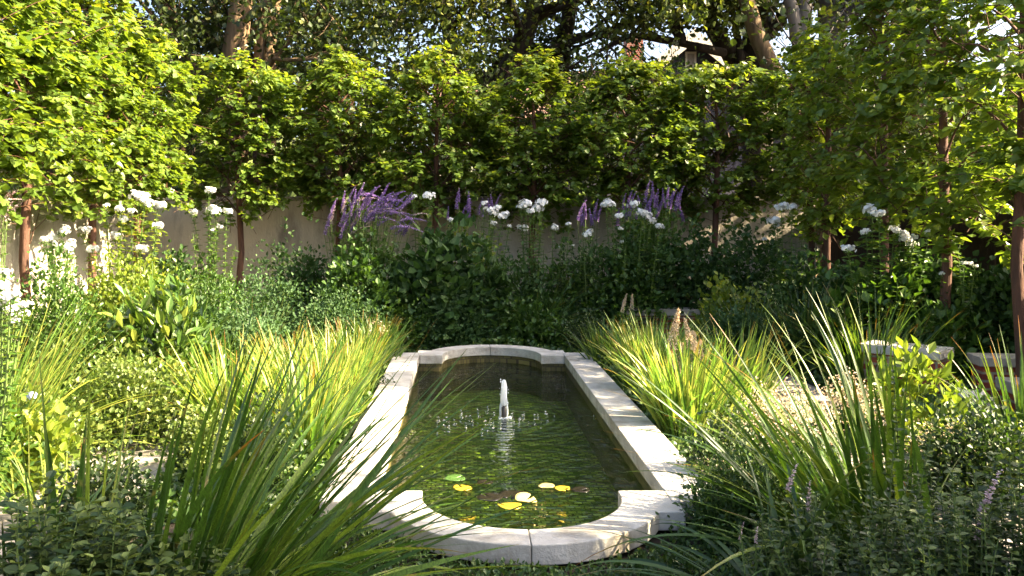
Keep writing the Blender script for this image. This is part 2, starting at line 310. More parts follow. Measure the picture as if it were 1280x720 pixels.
# ------------------------------------------------------------------ plant makers (each returns meshes used by things)
def crown_box(seed, hw, hd, z0, z1, ncl, per, leaf, mb=None, taper=.5, lobes=0.16):
    """leaf sprays of a clipped lime: leafy twigs fanning out of a loose block with bumps, gaps and a soft top"""
    r = rs(seed); mb = mb or MB()
    u = r.uniform(-1, 1, (ncl * 4, 3))
    rad = np.max(np.abs(u), axis=1); keep = r.rand(len(u)) < (.22 + .78 * rad ** 2.5)
    u = u[keep]
    tz = (u[:, 2] * .5 + .5); ph = r.rand(8) * 6.28
    # two or three leaders make the top uneven
    top = .8 + .2 * np.maximum(np.cos((u[:, 0] - .1 * np.sin(ph[6])) * PI * .5) ** 1.5, .75 * np.cos((u[:, 0] - .7 * np.sin(ph[7])) * 3) )
    tz = tz * top
    z = z0 + tz * (z1 - z0)
    wid = 1 - taper * np.clip((tz - .55) / .45, 0, 1) ** 1.5 - .3 * np.clip((.2 - tz) / .2, 0, 1)
    bump = 1 + lobes * (np.sin(tz * 9 + ph[0]) * .6 + np.sin(u[:, 1] * 4 + ph[1] + tz * 5) * .5)
    x = u[:, 0] * hw * wid * bump; y = u[:, 1] * hd * wid * bump
    z = z + .1 * np.sin(x * 6.5 + ph[2]) * tz + .08 * np.sin(y * 6 + ph[3]) + np.clip(.35 - tz, 0, 1) * (1.1 * np.sin(x * 5.5 + ph[5]) * np.sin(y * 4 + ph[6]) + .5 * np.sin(x * 13 + ph[7]))
    x = x + r.normal(0, .05, len(x)); y = y + r.normal(0, .06, len(y))
    g = np.sin(x * 5.3 + ph[4]) * np.sin(z * 4.6 + ph[5]) * np.sin(y * 5 + ph[0]) + .35 * np.sin(x * 11 + ph[1]) * np.sin(z * 10 + ph[2])
    k = g > -.16
    C = np.stack([x, y, z], 1)[k][:ncl]; out = np.stack([u[:, 0], u[:, 1] * 1.2, u[:, 2] * .15 + .38], 1)[k][:ncl]
    n = len(C); T = unit(unit(out) + r.normal(0, .45, (n, 3))); Lt = r.uniform(.18, .46, n) * np.where(r.rand(n) < .12, 1.5, 1)
    cr = r.rand(n); R0 = unit(np.cross(T, np.array([0, 0, 1.]))); sg = np.where(np.arange(per) % 2 == 0, 1, -1)
    f = (np.arange(per) + .5) / per
    P = C[:, None, :] + T[:, None, :] * (Lt[:, None] * (f[None, :] - .3))[:, :, None]
    P[:, :, 2] -= (.10 * f[None, :] ** 2)
    D = T[:, None, :] * .55 + R0[:, None, :] * (sg[None, :] * .8)[:, :, None] + r.normal(0, .33, (n, per, 3)); D[:, :, 2] -= .3
    U = np.array([0, 0, 1.]) + unit(out)[:, None, :] * .3 + r.normal(0, .33, (n, per, 3))
    m = n * per; P = P.reshape(m, 3) + r.normal(0, .02, (m, 3)); D = unit(D.reshape(m, 3)); U = unit(U.reshape(m, 3))
    S = leaf * r.uniform(.45, 1.25, m) * np.tile(1.15 - .4 * f, n)
    upper_frac = np.clip((P[:, 2] - (z0 + (z1 - z0) * .72)) / ((z1 - z0) * .3), 0, 1)  # leaves high in the crown get yellower tones
    rnd = np.clip(np.repeat(cr, per) * .35 + r.rand(m) * .35 + .4 * upper_frac * r.rand(m) + .1 * np.tile(f, n), 0, 1)
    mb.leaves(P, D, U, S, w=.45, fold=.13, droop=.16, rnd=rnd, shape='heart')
    tw = MB()
    for i in range(0, n, 2):
        tw.tube([C[i] - T[i] * Lt[i] * .9, C[i], C[i] + T[i] * Lt[i] * .7 - np.array([0, 0, .05])], [.006, .0045, .002], 3)
    return mb, tw

def lime_trunk(seed, z0, z1, hw, rad=.055):
    r = random.Random(seed); mb = MB()
    pts = [(0, 0, -.05), (0.01, 0, .4), (r.uniform(-.05, .05), r.uniform(-.04, .04), 1.2), (0, 0, z0 + .2), (r.uniform(-.05, .05), 0, (z0 + z1) / 2), (r.uniform(-.06, .06), 0, z1 - .25)]
    mb.tube(pts, [rad * 1.6, rad * 1.02, rad * .9, rad * .85, rad * .6, rad * .2], 10)
    z = z0 - .12; k = 0
    while z < z1 - .5:
        for sgn in (1, -1):
            a = (0 if sgn > 0 else PI) + r.uniform(-.9, .9); L = hw * r.uniform(.75, 1.05)
            p0 = Vector((0, 0, z + r.uniform(-.05, .05))); d = Vector((math.cos(a), math.sin(a) * .6, r.uniform(.45, .9)))
            d.normalize()
            ps = [p0 + d * L * t + Vector((0, 0, .12 * math.sin(t * 3))) for t in (0, .3, .6, 1.0)]
            mb.tube(ps, [rad * .32, rad * .24, rad * .17, rad * .06], 5)
            for _ in range(4):
                t = r.uniform(.3, .9); q0 = p0 + d * L * t; e = Vector((r.uniform(-1, 1), r.uniform(-1, 1), r.uniform(.2, 1.2))).normalized()
                mb.tube([q0, q0 + e * .18, q0 + e * .4], [rad * .1, rad * .08, rad * .03], 4)
        z += .3; k += 1
    return mb

def mound(seed, rx, ry, h, n, leaf, w=.4, shape='ovate', per=6, up=.5, cl_r=.07, fold=.12, mb=None, lift=0.0, rough=.18):
    """a leafy shrub: sprays on and inside an uneven dome"""
    r = rs(seed); mb = mb or MB(); ncl = max(8, n // per)
    a = r.rand(ncl) * 2 * PI; cz = r.rand(ncl) ** .7
    el = np.arcsin(np.clip(cz, 0, 1)); ph = r.rand(5) * 6.28
    rr = (1 - .55 * r.rand(ncl) ** 2.2) * (1 + rough * (np.sin(a * 3 + ph[0]) * .5 + np.sin(a * 5 + ph[1] + el * 4) * .5 + np.sin(el * 7 + ph[2]) * .35))
    dirv = np.stack([np.cos(a) * np.cos(el), np.sin(a) * np.cos(el), np.sin(el)], 1)
    C = dirv * rr[:, None] * np.array([rx, ry, h - lift]) + np.array([0, 0, lift]); C[:, 2] = np.maximum(C[:, 2], .03)
    cr = r.rand(ncl)
    m = ncl * per
    P = np.repeat(C, per, 0) + r.normal(0, cl_r, (m, 3)); P[:, 2] = np.maximum(P[:, 2], .015)
    O = np.repeat(dirv, per, 0)
    D = unit(O * .9 + r.normal(0, .6, (m, 3)) + np.array([0, 0, up]))
    U = unit(O * .5 + np.array([0, 0, 1.]) + r.normal(0, .45, (m, 3)))
    S = leaf * r.uniform(.6, 1.2, m)
    rnd = np.clip(np.repeat(cr, per) * .45 + r.rand(m) * .5, 0, 1)
    mb.leaves(P, D, U, S, w=w, fold=fold, droop=.12, rnd=rnd, shape=shape)
    return mb, C

def stems_to(C, seed, rad=.006, frac=.25, spread=.35):
    r = rs(seed); mb = MB(); k = max(3, int(len(C) * frac)); idx = r.choice(len(C), min(k, len(C), 60), replace=False)
    for i in idx:
        c = C[i]; b = np.array([c[0] * spread, c[1] * spread, 0]); mid = (b + c) / 2 + np.array([c[0] * .12, c[1] * .12, 0])
        mb.tube([b, mid, c], [rad, rad * .8, rad * .4], 4)
    return mb

def blades(seed, n, length, width, base_r, th0=(.05, .7), curl=(.3, 1.3), lean=(0, 0), seg=9, az=None, mb=None, tipfrac=.25, lenvar=(.55, 1.1), rx=1.0, stiff=1.7, hmin=.3):
    """strap leaves of one clump; th: angle from upright at the base, curl: how far each bends over"""
    r = rs(seed); mb = mb or MB()
    a = r.rand(n) * 2 * PI if az is None else r.normal(az[0], az[1], n)
    br = base_r * np.sqrt(r.rand(n)); bx = np.cos(a + r.normal(0, .5, n)) * br * rx; by = np.sin(a + r.normal(0, .5, n)) * br
    t0 = th0[0] + (th0[1] - th0[0]) * r.rand(n) ** 1.2 * (0.4 + .6 * (br / max(base_r, 1e-6)))
    cu = r.uniform(curl[0], curl[1], n) * (0.5 + t0)
    L = length * r.uniform(lenvar[0], lenvar[1], n); W = width * r.uniform(.65, 1.15, n)
    h = np.stack([np.cos(a) + lean[0], np.sin(a) + lean[1], np.zeros(n)], 1); hl = np.linalg.norm(h, axis=1); h = h / np.maximum(hl, 1e-6)[:, None]
    t0 = t0 * np.clip(hl, hmin, 1.6)
    side0 = np.stack([-h[:, 1], h[:, 0], np.zeros(n)], 1)
    tw = r.normal(0, .5, n)
    pos = np.stack([bx, by, np.zeros(n)], 1); rings = []; tips = []
    isT = (r.rand(n) < tipfrac) * r.uniform(.4, 1, n)
    wob = r.normal(0, .12, n)
    for k in range(seg + 1):
        t = k / seg
        th = t0 + cu * t ** stiff
        d = np.sin(th)[:, None] * (h + side0 * (wob * t)[:, None]) + np.cos(th)[:, None] * np.array([0, 0, 1.])
        if k: pos = pos + d * (L / seg)[:, None]
        nrm = np.cos(th)[:, None] * h * -1 + np.sin(th)[:, None] * np.array([0, 0, 1.])
        ang = tw * (1 - .3 * t)
        sd = side0 * np.cos(ang)[:, None] + nrm * np.sin(ang)[:, None]
        nn = nrm * np.cos(ang)[:, None] - side0 * np.sin(ang)[:, None]
        wp = W * (.75 + .25 * min(1, t * 4)) * max(.03, (1 - t ** 2.6)) * .5
        p = pos.copy(); p[:, 2] = np.maximum(p[:, 2], .01)
        rings.append(np.stack([p - sd * wp[:, None] + nn * (wp * .35)[:, None], p, p + sd * wp[:, None] + nn * (wp * .35)[:, None]], 1))
        tips.append(np.repeat((isT * np.clip((t - .8) / .18, 0, 1))[:, None], 3, 1))
    V = np.stack(rings, 1)  # n, seg+1, 3, 3
    T = np.stack(tips, 1)
    base = (np.arange(n) * (seg + 1) * 3)[:, None, None]; kk = (np.arange(seg) * 3)[None, :, None]
    q1 = base + kk + np.array([0, 1, 4, 3])[None, None, :]; q2 = base + kk + np.array([1, 2, 5, 4])[None, None, :]
    q = np.concatenate([q1, q2], 1).reshape(-1, 4)
    mb.add(V.reshape(-1, 3), q, np.repeat(r.rand(n), seg * 2), T.reshape(-1))
    return mb

def floret_head(seed, rad=.07, n=34, size=.019, flat=.75):
    r = rs(seed); mb = MB()
    i = np.arange(n) + .5; phi = np.arccos(1 - 1.25 * i / n); th = PI * (1 + 5 ** .5) * i
    dv = np.stack([np.cos(th) * np.sin(phi), np.sin(th) * np.sin(phi), np.cos(phi)], 1)
    dv = unit(dv + r.normal(0, .12, dv.shape)); C = dv * rad * r.uniform(.55, 1.25, (n, 1)) * np.array([1, 1, flat])
    ns = 4; sa = r.rand(ns) * 6.28; sc_ = np.stack([np.cos(sa), np.sin(sa), r.uniform(-.5, .3, ns)], 1) * rad * .52; C = C * .8 + sc_[r.randint(0, ns, n)]
    A = unit(np.cross(dv, np.array([.3, .2, 1.]))); B = np.cross(dv, A)
    P = []; D = []; U = []; R = []
    for k in range(5):
        ang = k * 2 * PI / 5 + r.rand(n) * .3
        d = A * np.cos(ang)[:, None] + B * np.sin(ang)[:, None] + dv * .15
        P.append(C); D.append(d); U.append(dv); R.append(r.rand(n))
    mb.leaves(np.concatenate(P), np.concatenate(D), np.concatenate(U), size, w=.46, fold=-.05, droop=.1, rnd=np.concatenate(R), shape='wide')
    return mb
def spike_mesh(seed, L=.2, rad=.017, n=150, leaf=.017, bend=.0):
    r = rs(seed); mb = MB(); t = np.sort(r.rand(n)); a = r.rand(n) * 2 * PI
    prof = rad * (1 - t ** 2.5) * (.75 + .25 * np.sign(np.sin(t * 40)))
    cx = bend * t ** 1.6 * L; cz = L * t * (1 - .25 * bend * t)
    P = np.stack([np.cos(a) * prof * .4 + cx, np.sin(a) * prof * .4, cz], 1)
    D = np.stack([np.cos(a), np.sin(a), r.uniform(.0, .9, n)], 1); U = np.stack([np.zeros(n), np.zeros(n), np.ones(n)], 1) + r.normal(0, .3, (n, 3))
    mb.leaves(P, D, U, leaf * (1 - .5 * t), w=.5, rnd=r.rand(n))
    return mb

# shared small meshes
def bank(mbs, name, mat):
    res = []
    for mb in mbs:
        o = mb.build(name, mat); me = o.data; bpy.data.objects.remove(o); res.append(me)
    return res
HEADS = bank([floret_head(11 + i, .062 + .01 * i, 24 + 6 * i, .028) for i in range(4)], 'flower_head', M['white_petal'])
SPIKE_V = bank([spike_mesh(31 + i, .26 + .05 * i, .026, 170, .026, bend=(.0, .25, .9)[i]) for i in range(3)], 'flower_spike', M['violet'])
SPIKE_P = bank([spike_mesh(41 + i, .26, .022, 95, .022, bend=(.2, .8)[i]) for i in range(2)], 'flower_spike', M['pink'])

def plume_mesh(seed, L=.34, rad=.055, n=420, leaf=.02):
    r = rs(seed); mb = MB(); t = r.rand(n) ** .8; a = r.rand(n) * 2 * PI; q = rad * (1 - t) ** .8 * np.sqrt(r.rand(n)) + .004
    P = np.stack([np.cos(a) * q, np.sin(a) * q, L * t + r.normal(0, .008, n)], 1)
    mb.leaves(P, r.normal(0, 1, (n, 3)) + np.array([0, 0, .5]), r.normal(0, 1, (n, 3)), leaf * r.uniform(.5, 1.2, n), w=.5, rnd=r.rand(n)); return mb
SPIKE_C = bank([plume_mesh(51 + i, .3 + .06 * i, .045 + .01 * i) for i in range(3)], 'flower_spike', M['cream'])
# ------------------------------------------------------------------ SETTING
cx0 = .335; A_ = .85; R_ = .575; Y0 = 5.18; Y1 = 10.30; CTOP = .14; CBOT = .035
def arc(cx, cy, r, a0, a1, n): return [(cx + r * math.cos(a0 + (a1 - a0) * i / n), cy + r * math.sin(a0 + (a1 - a0) * i / n)) for i in range(n + 1)]
def inner(off=0.0, n=28):
    a, R = A_ + off, R_ + off
    yn, yf = Y0 - off, Y1 + off
    p = [(cx0 + a, yn), (cx0 + a, yf), (cx0 + R, yf)]
    p += arc(cx0, Y1 + .07, R, 0, PI, n)
    p += [(cx0 - R, yf), (cx0 - a, yf), (cx0 - a, yn), (cx0 - R, yn)]
    p += arc(cx0, Y0 - .07, R, PI, 2 * PI, n)
    p += [(cx0 + R, yn)]
    return p
# ground sheet with the pool cut out
bm = bmesh.new()
def loop(bm, pts, z=0):
    vs = [bm.verts.new((x, y, z)) for x, y in pts]
    return [bm.edges.new((vs[i], vs[(i + 1) % len(vs)])) for i in range(len(vs))]
e = loop(bm, [(-160, -60), (160, -60), (160, 260), (-160, 260)]) + loop(bm, inner(.06))
bmesh.ops.triangle_fill(bm, edges=e, use_beauty=True)
for f in bm.faces:
    if f.normal.z < 0: f.normal_flip()
g = bm_obj('ground', bm, M['soil']); tag(g, kind='structure')

# pool
pool = empty('garden_pool', (0, 0, 0), 'long formal garden pool with pale limestone rim and rounded ends', 'pool')
bm = bmesh.new()
pts = inner(.012)
lo = [bm.verts.new((x, y, -.47)) for x, y in pts]; hi = [bm.verts.new((x, y, CBOT - .001)) for x, y in pts]
for i in range(len(pts)): bm.faces.new((hi[i], hi[(i + 1) % len(pts)], lo[(i + 1) % len(pts)], lo[i]))
bmesh.ops.recalc_face_normals(bm, faces=bm.faces)
bm_obj('pool_wall', bm, M['mosaic_wall'], pool)
bm = bmesh.new(); loop(bm, inner(.012), -.40); bmesh.ops.triangle_fill(bm, edges=bm.edges[:], use_beauty=True)
for f in bm.faces:
    if f.normal.z < 0: f.normal_flip()
bm_obj('pool_floor', bm, M['mosaic_floor'], pool)
gp = .0018
def cop(pts): return prism('coping_stone', pts, CBOT, CTOP, M['limestone'], pool, .007)
OW = .30; NS = .2
for sgn in (-1, 1):
    xi, xo = cx0 + sgn * A_, cx0 + sgn * (A_ + OW)
    ys = [Y0 - NS] + [Y0 - NS + (Y1 + NS - (Y0 - NS)) * k / 5 for k in range(1, 6)]
    for k in range(5):
        cop([(xi, ys[k] + gp), (xo, ys[k] + gp), (xo, ys[k + 1] - gp), (xi, ys[k + 1] - gp)])
    for end, yc, ye in ((-1, Y0 - .07, Y0), (1, Y1 + .07, Y1)):
        ro = .795; ys_ = ye + end * .38; dy = abs(ys_ - yc)
        a = math.asin(dy / ro)
        # quarter ring + return slab
        P_ = [(cx0 + sgn * gp, yc + end * R_)]
        n = 16
        for i in range(1, n + 1):
            t = PI / 2 * (1 - i / n); P_.append((cx0 + sgn * R_ * math.cos(t) if i else 0, yc + end * R_ * math.sin(t)))
        P_ += [(cx0 + sgn * R_, ye), (cx0 + sgn * (A_ - gp * 2), ye)]
        P_ += [(cx0 + sgn * (A_ - gp * 2), ye + end * (NS + gp * 2)), (cx0 + sgn * (A_ + .03), ye + end * (NS + gp * 2)), (cx0 + sgn * (A_ + .03), ys_)]
        for i in range(n + 1):
            t = a + (PI / 2 - a) * i / n; P_.append((cx0 + sgn * max(gp, ro * math.cos(t)), yc + end * ro * math.sin(t)))
        cop(P_)
# footing under the stones (seen between ground and stones)
# water
bm = bmesh.new(); loop(bm, inner(.010), -.05); bmesh.ops.triangle_fill(bm, edges=bm.edges[:], use_beauty=True)
for f in bm.faces:
    if f.normal.z < 0: f.normal_flip()
w = bm_obj('water', bm, M['water']); tag(w, kind='structure')

# flagstone paths on both sides of the pool beds
bm = bmesh.new(); rr = random.Random(5)
def stone(bm, x0, x1, y0, y1, z=.03):
    j = lambda: rr.uniform(-.03, .03)
    ps = [(x0 + j(), y0 + j()), (x1 + j(), y0 + j()), (x1 + j(), y1 + j()), (x0 + j(), y1 + j())]
    lo = [bm.verts.new((x, y, .001)) for x, y in ps]; zz = z + rr.uniform(-.006, .006); hi = [bm.verts.new((x, y, zz)) for x, y in ps]
    bm.faces.new(hi)
    for i in range(4): bm.faces.new((lo[i], lo[(i + 1) % 4], hi[(i + 1) % 4], hi[i]))
for (xa, xb, ya, yb) in ((-3.0, -1.95, 2.6, 11), (2.55, 3.6, 2.6, 11.6), (-1.0, 1.7, 3.3, 3.9), (1.35, 2.5, 3.3, 4.5), (-4.2, -3.05, 8.3, 9.2), (3.65, 4.4, 6.6, 8.3)):
    y = ya
    while y < yb - .2:
        dy = rr.uniform(.4, .7); x = xa
        while x < xb - .2:
            dx = rr.uniform(.4, .75); stone(bm, x + .035, min(x + dx, xb), y + .035, min(y + dy, yb)); x += dx
        y += dy
p = bm_obj('path', bm, M['flagstone']); bevel_obj(p, .01, 1); tag(p, kind='structure')

# walls round the garden
def wall_thing(name, label, cat, x0, x1, y0, y1, h, mat, cap=None, capname='cap', group=None):
    t = empty(name, ((x0 + x1) / 2, (y0 + y1) / 2, 0), label, cat, group)
    hx, hy = (x1 - x0) / 2, (y1 - y0) / 2
    m = MB(); m.box(-hx, hx, -hy, hy, -.1, h); m.build('wall_body', mat, t)
    if cap:
        m = MB(); m.box(-hx - .05, hx + .05, -hy - .05, hy + .05, h + .002, h + cap[1]); bevel_obj(m.build(capname, cap[0], t), .008)
    return t
wall_thing('garden_wall', 'long pale stucco garden wall behind the far row of trees', 'wall', -5.6, 6.15, 15.35, 15.6, 2.05, M['stucco'], (M['limestone_old'], .07))
wall_thing('garden_wall', 'sunlit stucco garden wall behind the left row of trees', 'wall', -5.85, -5.62, 1.0, 15.30, 2.05, M['stucco'], (M['limestone_old'], .07))
t = empty('wooden_fence', (6.3, 9, 0), 'dark brown board fence behind the right row of trees', 'fence')
rr = random.Random(3); y = -7.0
m = MB()
while y < 6.4:
    m.box(-.015, .015 + rr.uniform(0, .006), y, y + .145, .05, 1.95); y += .15
m.build('fence_board', M['fence_wood'], t)
m = MB(); m.box(-.06, -.017, -7, 6.4, .3, .4); m.box(-.06, -.017, -7, 6.4, 1.5, 1.6); m.build('fence_rail', M['fence_wood'], t)
# low brick seat walls with limestone caps
def seat(label, p0, p1, w, h, capt, capmat, group='brick seat walls with limestone caps'):
    d = Vector((p1[0] - p0[0], p1[1] - p0[1])); L = d.length; ang = math.atan2(d.y, d.x)
    t = empty('seat_wall', (p0[0], p0[1], 0), label, 'low wall', group, rz=ang)
    m = MB(); m.box(.03, L - .03, -w / 2 + .03, w / 2 - .03, -.05, h); m.build('brick_base', M['brick'], t)
    m = MB(); m.box(0, L, -w / 2, w / 2, h + .002, h + capt); bevel_obj(m.build('cap_stone', capmat, t), .008)
a = at(780, 385, 12.25); b = at(858, 385, 12.25)
seat('low brick seat wall with grey stone cap beyond the far right pool grass', (a.x, 12.25), (b.x + .15, 12.25), .34, .40, .09, M['limestone_old'])
seat('brick seat wall with thick pale cap behind the yellow leaved plant', (4.1, 8.95), (4.62, 8.4), .4, .40, .09, M['limestone'])
seat('brick wall with long cream cap running out of the right edge', (4.82, 8.32), (6.6, 8.05), .30, .36, .09, M['limestone_old'])
seat('lowest brick step wall with cream cap at the right edge', (4.75, 7.72), (6.2, 7.55), .36, .22, .1, M['limestone_old'])
# pale boulder
def boulder(label, loc, s, mat, seed):
    bm = bmesh.new(); bmesh.ops.create_icosphere(bm, subdivisions=3, radius=1)
    r = random.Random(seed); ph = [r.uniform(0, 6) for _ in range(6)]
    for v in bm.verts:
        c = v.co; k = 1 + .12 * math.sin(c.x * 3 + ph[0]) + .1 * math.sin(c.y * 4 + ph[1]) + .08 * math.sin(c.z * 5 + c.x * 2 + ph[2])
        c *= k; c.x = max(-.8, min(.85, c.x)); c.z = max(-.6, min(.72, c.z)); c.y = max(-.8, min(.8, c.y))
        v.co = (c.x * s[0], c.y * s[1], c.z * s[2])
    for f in bm.faces: f.smooth = True
    o = bm_obj('boulder', bm, mat, None, loc); return tag(o, label, 'boulder')
boulder('pale grey boulder in front of the right brick wall', (4.42, 7.62, .12), (.16, .14, .17), M['limestone'], 2)
boulder('small rounded pale stone beside the right front flagstones', (1.33, 3.86, .03), (.11, .09, .07), M['limestone_old'], 3)
boulder('pale flat rock under the drooping left edge grass', (-3.25, 8.0, .08), (.3, .2, .12), M['limestone'], 4)

# ------------------------------------------------------------------ fountain
fo = empty('fountain', (.365, 7.88, -.05), 'small fountain with white water jet in the middle of the pool', 'fountain')
m = MB(); m.tube([(0, 0, -.12), (0, 0, -.02), (0, 0, .115), (0, 0, .125)], [.024, .023, .022, .012], 14)
m.build('nozzle', M['dark_metal'], fo, smooth=True)
bm = bmesh.new(); r = random.Random(4); rings = []
prof = [(.112, .012), (.115, .022), (.13, .031), (.16, .032), (.20, .029), (.24, .029), (.275, .027), (.30, .024), (.32, .022), (.335, .018), (.345, .009)]
nr = 18
for k, (z, rad) in enumerate(prof):
    ring = []
    ox, oy = 0.0, 0.0
    for i in range(nr):
        a = i / nr * 2 * PI; q = rad * r.uniform(.95, 1.06) * (1 + .1 * math.sin(a * 3 + k * 1.3) + .08 * math.sin(a * 5 - k * 2.1))
        ring.append(bm.verts.new((ox + q * math.cos(a), oy + q * math.sin(a), z)))
    rings.append(ring)
for k in range(len(rings) - 1):
    for i in range(nr): bm.faces.new((rings[k][i], rings[k][(i + 1) % nr], rings[k + 1][(i + 1) % nr], rings[k + 1][i]))
for f in bm.faces: f.smooth = True
o = bm_obj('water_jet', bm, M['foam'], fo); o.modifiers.new('s', 'SUBSURF').render_levels = 1
bm = bmesh.new()
for i in range(45):
    z = r.uniform(.08, .36); a = r.uniform(0, 2 * PI); q = r.uniform(.022, .042)
    bmesh.ops.create_icosphere(bm, subdivisions=1, radius=r.uniform(.002, .006), matrix=Matrix.Translation((q * math.cos(a), q * math.sin(a), z)) @ Matrix.Diagonal((1, 1, r.uniform(1, 2.2), 1)))
for f in bm.faces: f.smooth = True
sp_ = bm_obj('spray', bm, M['foam'], fo); sp_['kind'] = 'stuff'
# falling sheet at the sides of the nozzle
bm = bmesh.new()
for i in range(26):
    a = r.uniform(PI * .05, 2 * PI * .98)
    if abs((a % (2 * PI)) - 1.5 * PI) < .95: continue   # the dark nozzle shows through at the front
    rad = .031 + r.uniform(-.003, .004); z1_ = r.uniform(.12, .17)
    mat4 = Matrix.Translation((rad * math.cos(a), rad * math.sin(a), z1_ / 2)) @ Matrix.Diagonal((.008, .008, z1_ / 2, 1))
    bmesh.ops.create_icosphere(bm, subdivisions=2, radius=1, matrix=mat4)
for i in range(30):
    a = r.uniform(0, 2 * PI); rad = r.uniform(.025, .06)
    bmesh.ops.create_icosphere(bm, subdivisions=1, radius=r.uniform(.006, .014), matrix=Matrix.Translation((rad * math.cos(a), rad * math.sin(a), .004)))
for f in bm.faces: f.smooth = True
bm_obj('falling_water', bm, M['foam'], fo)
bm = bmesh.new()
for i in range(70):
    a = r.uniform(0, 2 * PI); rad = abs(r.gauss(.2, .17)) + .05
    bmesh.ops.create_icosphere(bm, subdivisions=2, radius=r.uniform(.004, .010), matrix=Matrix.Translation((rad * math.cos(a) * 1.3, rad * math.sin(a), 0)) @ Matrix.Diagonal((1.4, 1.4, .6, 1)))
for f in bm.faces: f.smooth = True
d = bm_obj('water_drops', bm, M['drops'], fo); d['kind'] = 'stuff'

# lily pads
def pad(label, px, py, rad, mat, tilt=(0, 0), rz=0, curl=.1):
    Y = 1.79 * F / (py - HY); x = xat(px, Y); r = random.Random(int(px)); n = 28
    bm = bmesh.new(); c = bm.verts.new((0, 0, .0)); prev = []
    for j, fr in enumerate((.4, .75, 1.0)):
        ring = []
        for i in range(n + 1):
            a = .16 + (2 * PI - .32) * i / n; q = rad * fr * (1 + .03 * math.sin(a * 5))
            ring.append(bm.verts.new((q * math.cos(a), q * math.sin(a), curl * rad * fr ** 3 * (.6 + .4 * math.sin(a * 2)))))
        if j == 0:
            for i in range(n): bm.faces.new((c, ring[i], ring[i + 1]))
        else:
            for i in range(n): bm.faces.new((prev[i], ring[i], ring[i + 1], prev[i + 1]))
        prev = ring
    for f in bm.faces: f.smooth = True
    o = bm_obj('lily_pad', bm, mat, None, (x, Y, -.044)); o.rotation_euler = (tilt[0], tilt[1], rz)
    sd = o.modifiers.new('t', 'SOLIDIFY'); sd.thickness = .004
    return tag(o, label, 'lily pad', 'lily pads floating on the pool')
pad('bright yellow lily pad floating left of the others', 578, 611, .062, M['pad_yellow'], (.05, -.03), 2.0)
pad('green lily pad behind the leftmost yellow pad', 568, 599, .075, M['pad_green'], (0, 0), .6)
pad('dark lily pad just right of the green pad', 606, 604, .055, M['pad_dark'], (0, .02), 1.1)
pad('largest orange yellow lily pad at the front', 637, 634, .075, M['pad_yellow'], (.06, .0), 2.6, .15)
pad('cream rimmed lily pad lapping behind the front orange pad', 657, 626, .07, M['pad_cream'], (.16, .0), .9, .3)
pad('pale cream lily pad near the pool middle', 683, 608.5, .055, M['pad_cream'], (.05, .0), 4.0)
pad('yellow lily pad between the pale pad and the dark pad', 703, 611.5, .05, M['pad_yellow'], (.03, .02), 5.2)
pad('black green lily pad rightmost of all', 725, 613.5, .062, M['pad_dark'], (0, .0), .3)
pad('dark brown lily pad sunk left of the front orange pad', 612, 622, .085, M['pad_dark'], (0, 0), 2.2, .02)
pad('dark lily pad half under the cream rimmed pad', 640, 619, .09, M['pad_dark'], (0, 0), 4.4, .02)

# ------------------------------------------------------------------ HEDGE OF LIMES
ZB, ZT = 2.0, 4.42
crowns = []; trunks = []; twigs = []
for i in range(5):
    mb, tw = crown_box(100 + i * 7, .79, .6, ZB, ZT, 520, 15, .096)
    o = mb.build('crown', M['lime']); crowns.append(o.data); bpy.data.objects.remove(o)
    o = tw.build('twigs', M['red_stem'], smooth=True); twigs.append(o.data); bpy.data.objects.remove(o)
    o = lime_trunk(200 + i, ZB, ZT, .8).build('trunk', M['lime_bark'], smooth=True); trunks.append(o.data); bpy.data.objects.remove(o)
thin = []
for i in range(4):
    mb, tw = crown_box(150 + i * 7, .88, .42, ZB - .28, ZT, 320, 12, .1)
    o = mb.build('crown', M['lime']); a = o.data; bpy.data.objects.remove(o)
    o = tw.build('twigs', M['red_stem'], smooth=True); thin.append((a, o.data)); bpy.data.objects.remove(o)
def lime(label, x, y, k, rz, group, sc=(1, 1, 1), trunk=True, th=False):
    t = empty('lime_tree', (x, y, 0), label, 'tree', group, rz, sc)
    link('trunk', trunks[k % 5], t)
    if th: link('twigs', thin[k % 4][1], t); link('crown', thin[k % 4][0], t)
    else: link('twigs', twigs[(k * 2 + 1) % 5], t); link('crown', crowns[(k * 2 + 1) % 5], t)
    return t
gb = 'clipped trees in the far row'
back = [(298, 0, 'far row tree at the left corner with a bare dark trunk against the wall', 1.0),
        (425, 1, 'far row tree behind the widest clump of violet spikes', 1.0),
        (545, 2, 'far row tree behind the dark round bush', 1.0),
        (668, 3, 'far row tree behind the largest cluster of white flowers', .98),
        (785, 4, 'far row tree with yellowing leaf tips below the brown roof', 1.0),
        (898, 5, 'far row tree with forking bare stems under the dark gable', .985),
        (1012, 6, 'far row tree at the right corner where the stucco wall ends', 1.03)]
for px, k, lab, s in back:
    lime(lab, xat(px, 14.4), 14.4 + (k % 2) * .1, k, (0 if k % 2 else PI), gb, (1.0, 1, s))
gl = 'clipped trees in the left row'
left = [(12.75, 'left row tree nearest the far corner', 1.0), (11.2, 'left row tree whose thin trunk shows against the sunlit wall', 1.04),
        (9.55, 'left row tree with the thick red brown trunk at the left edge', 1.08)]
for i, (y, lab, s) in enumerate(left): lime(lab, -4.72, y, i + 1, PI / 2 + i * PI, gl, (1.05, 1, s))
for i, y in enumerate((8.0, 6.4)):
    lime('left row tree beyond the left edge of the picture', -4.72, y, i + 3, PI / 2 + i * PI, gl, (1, 1, 1.05))
gr = 'clipped trees in the right row'
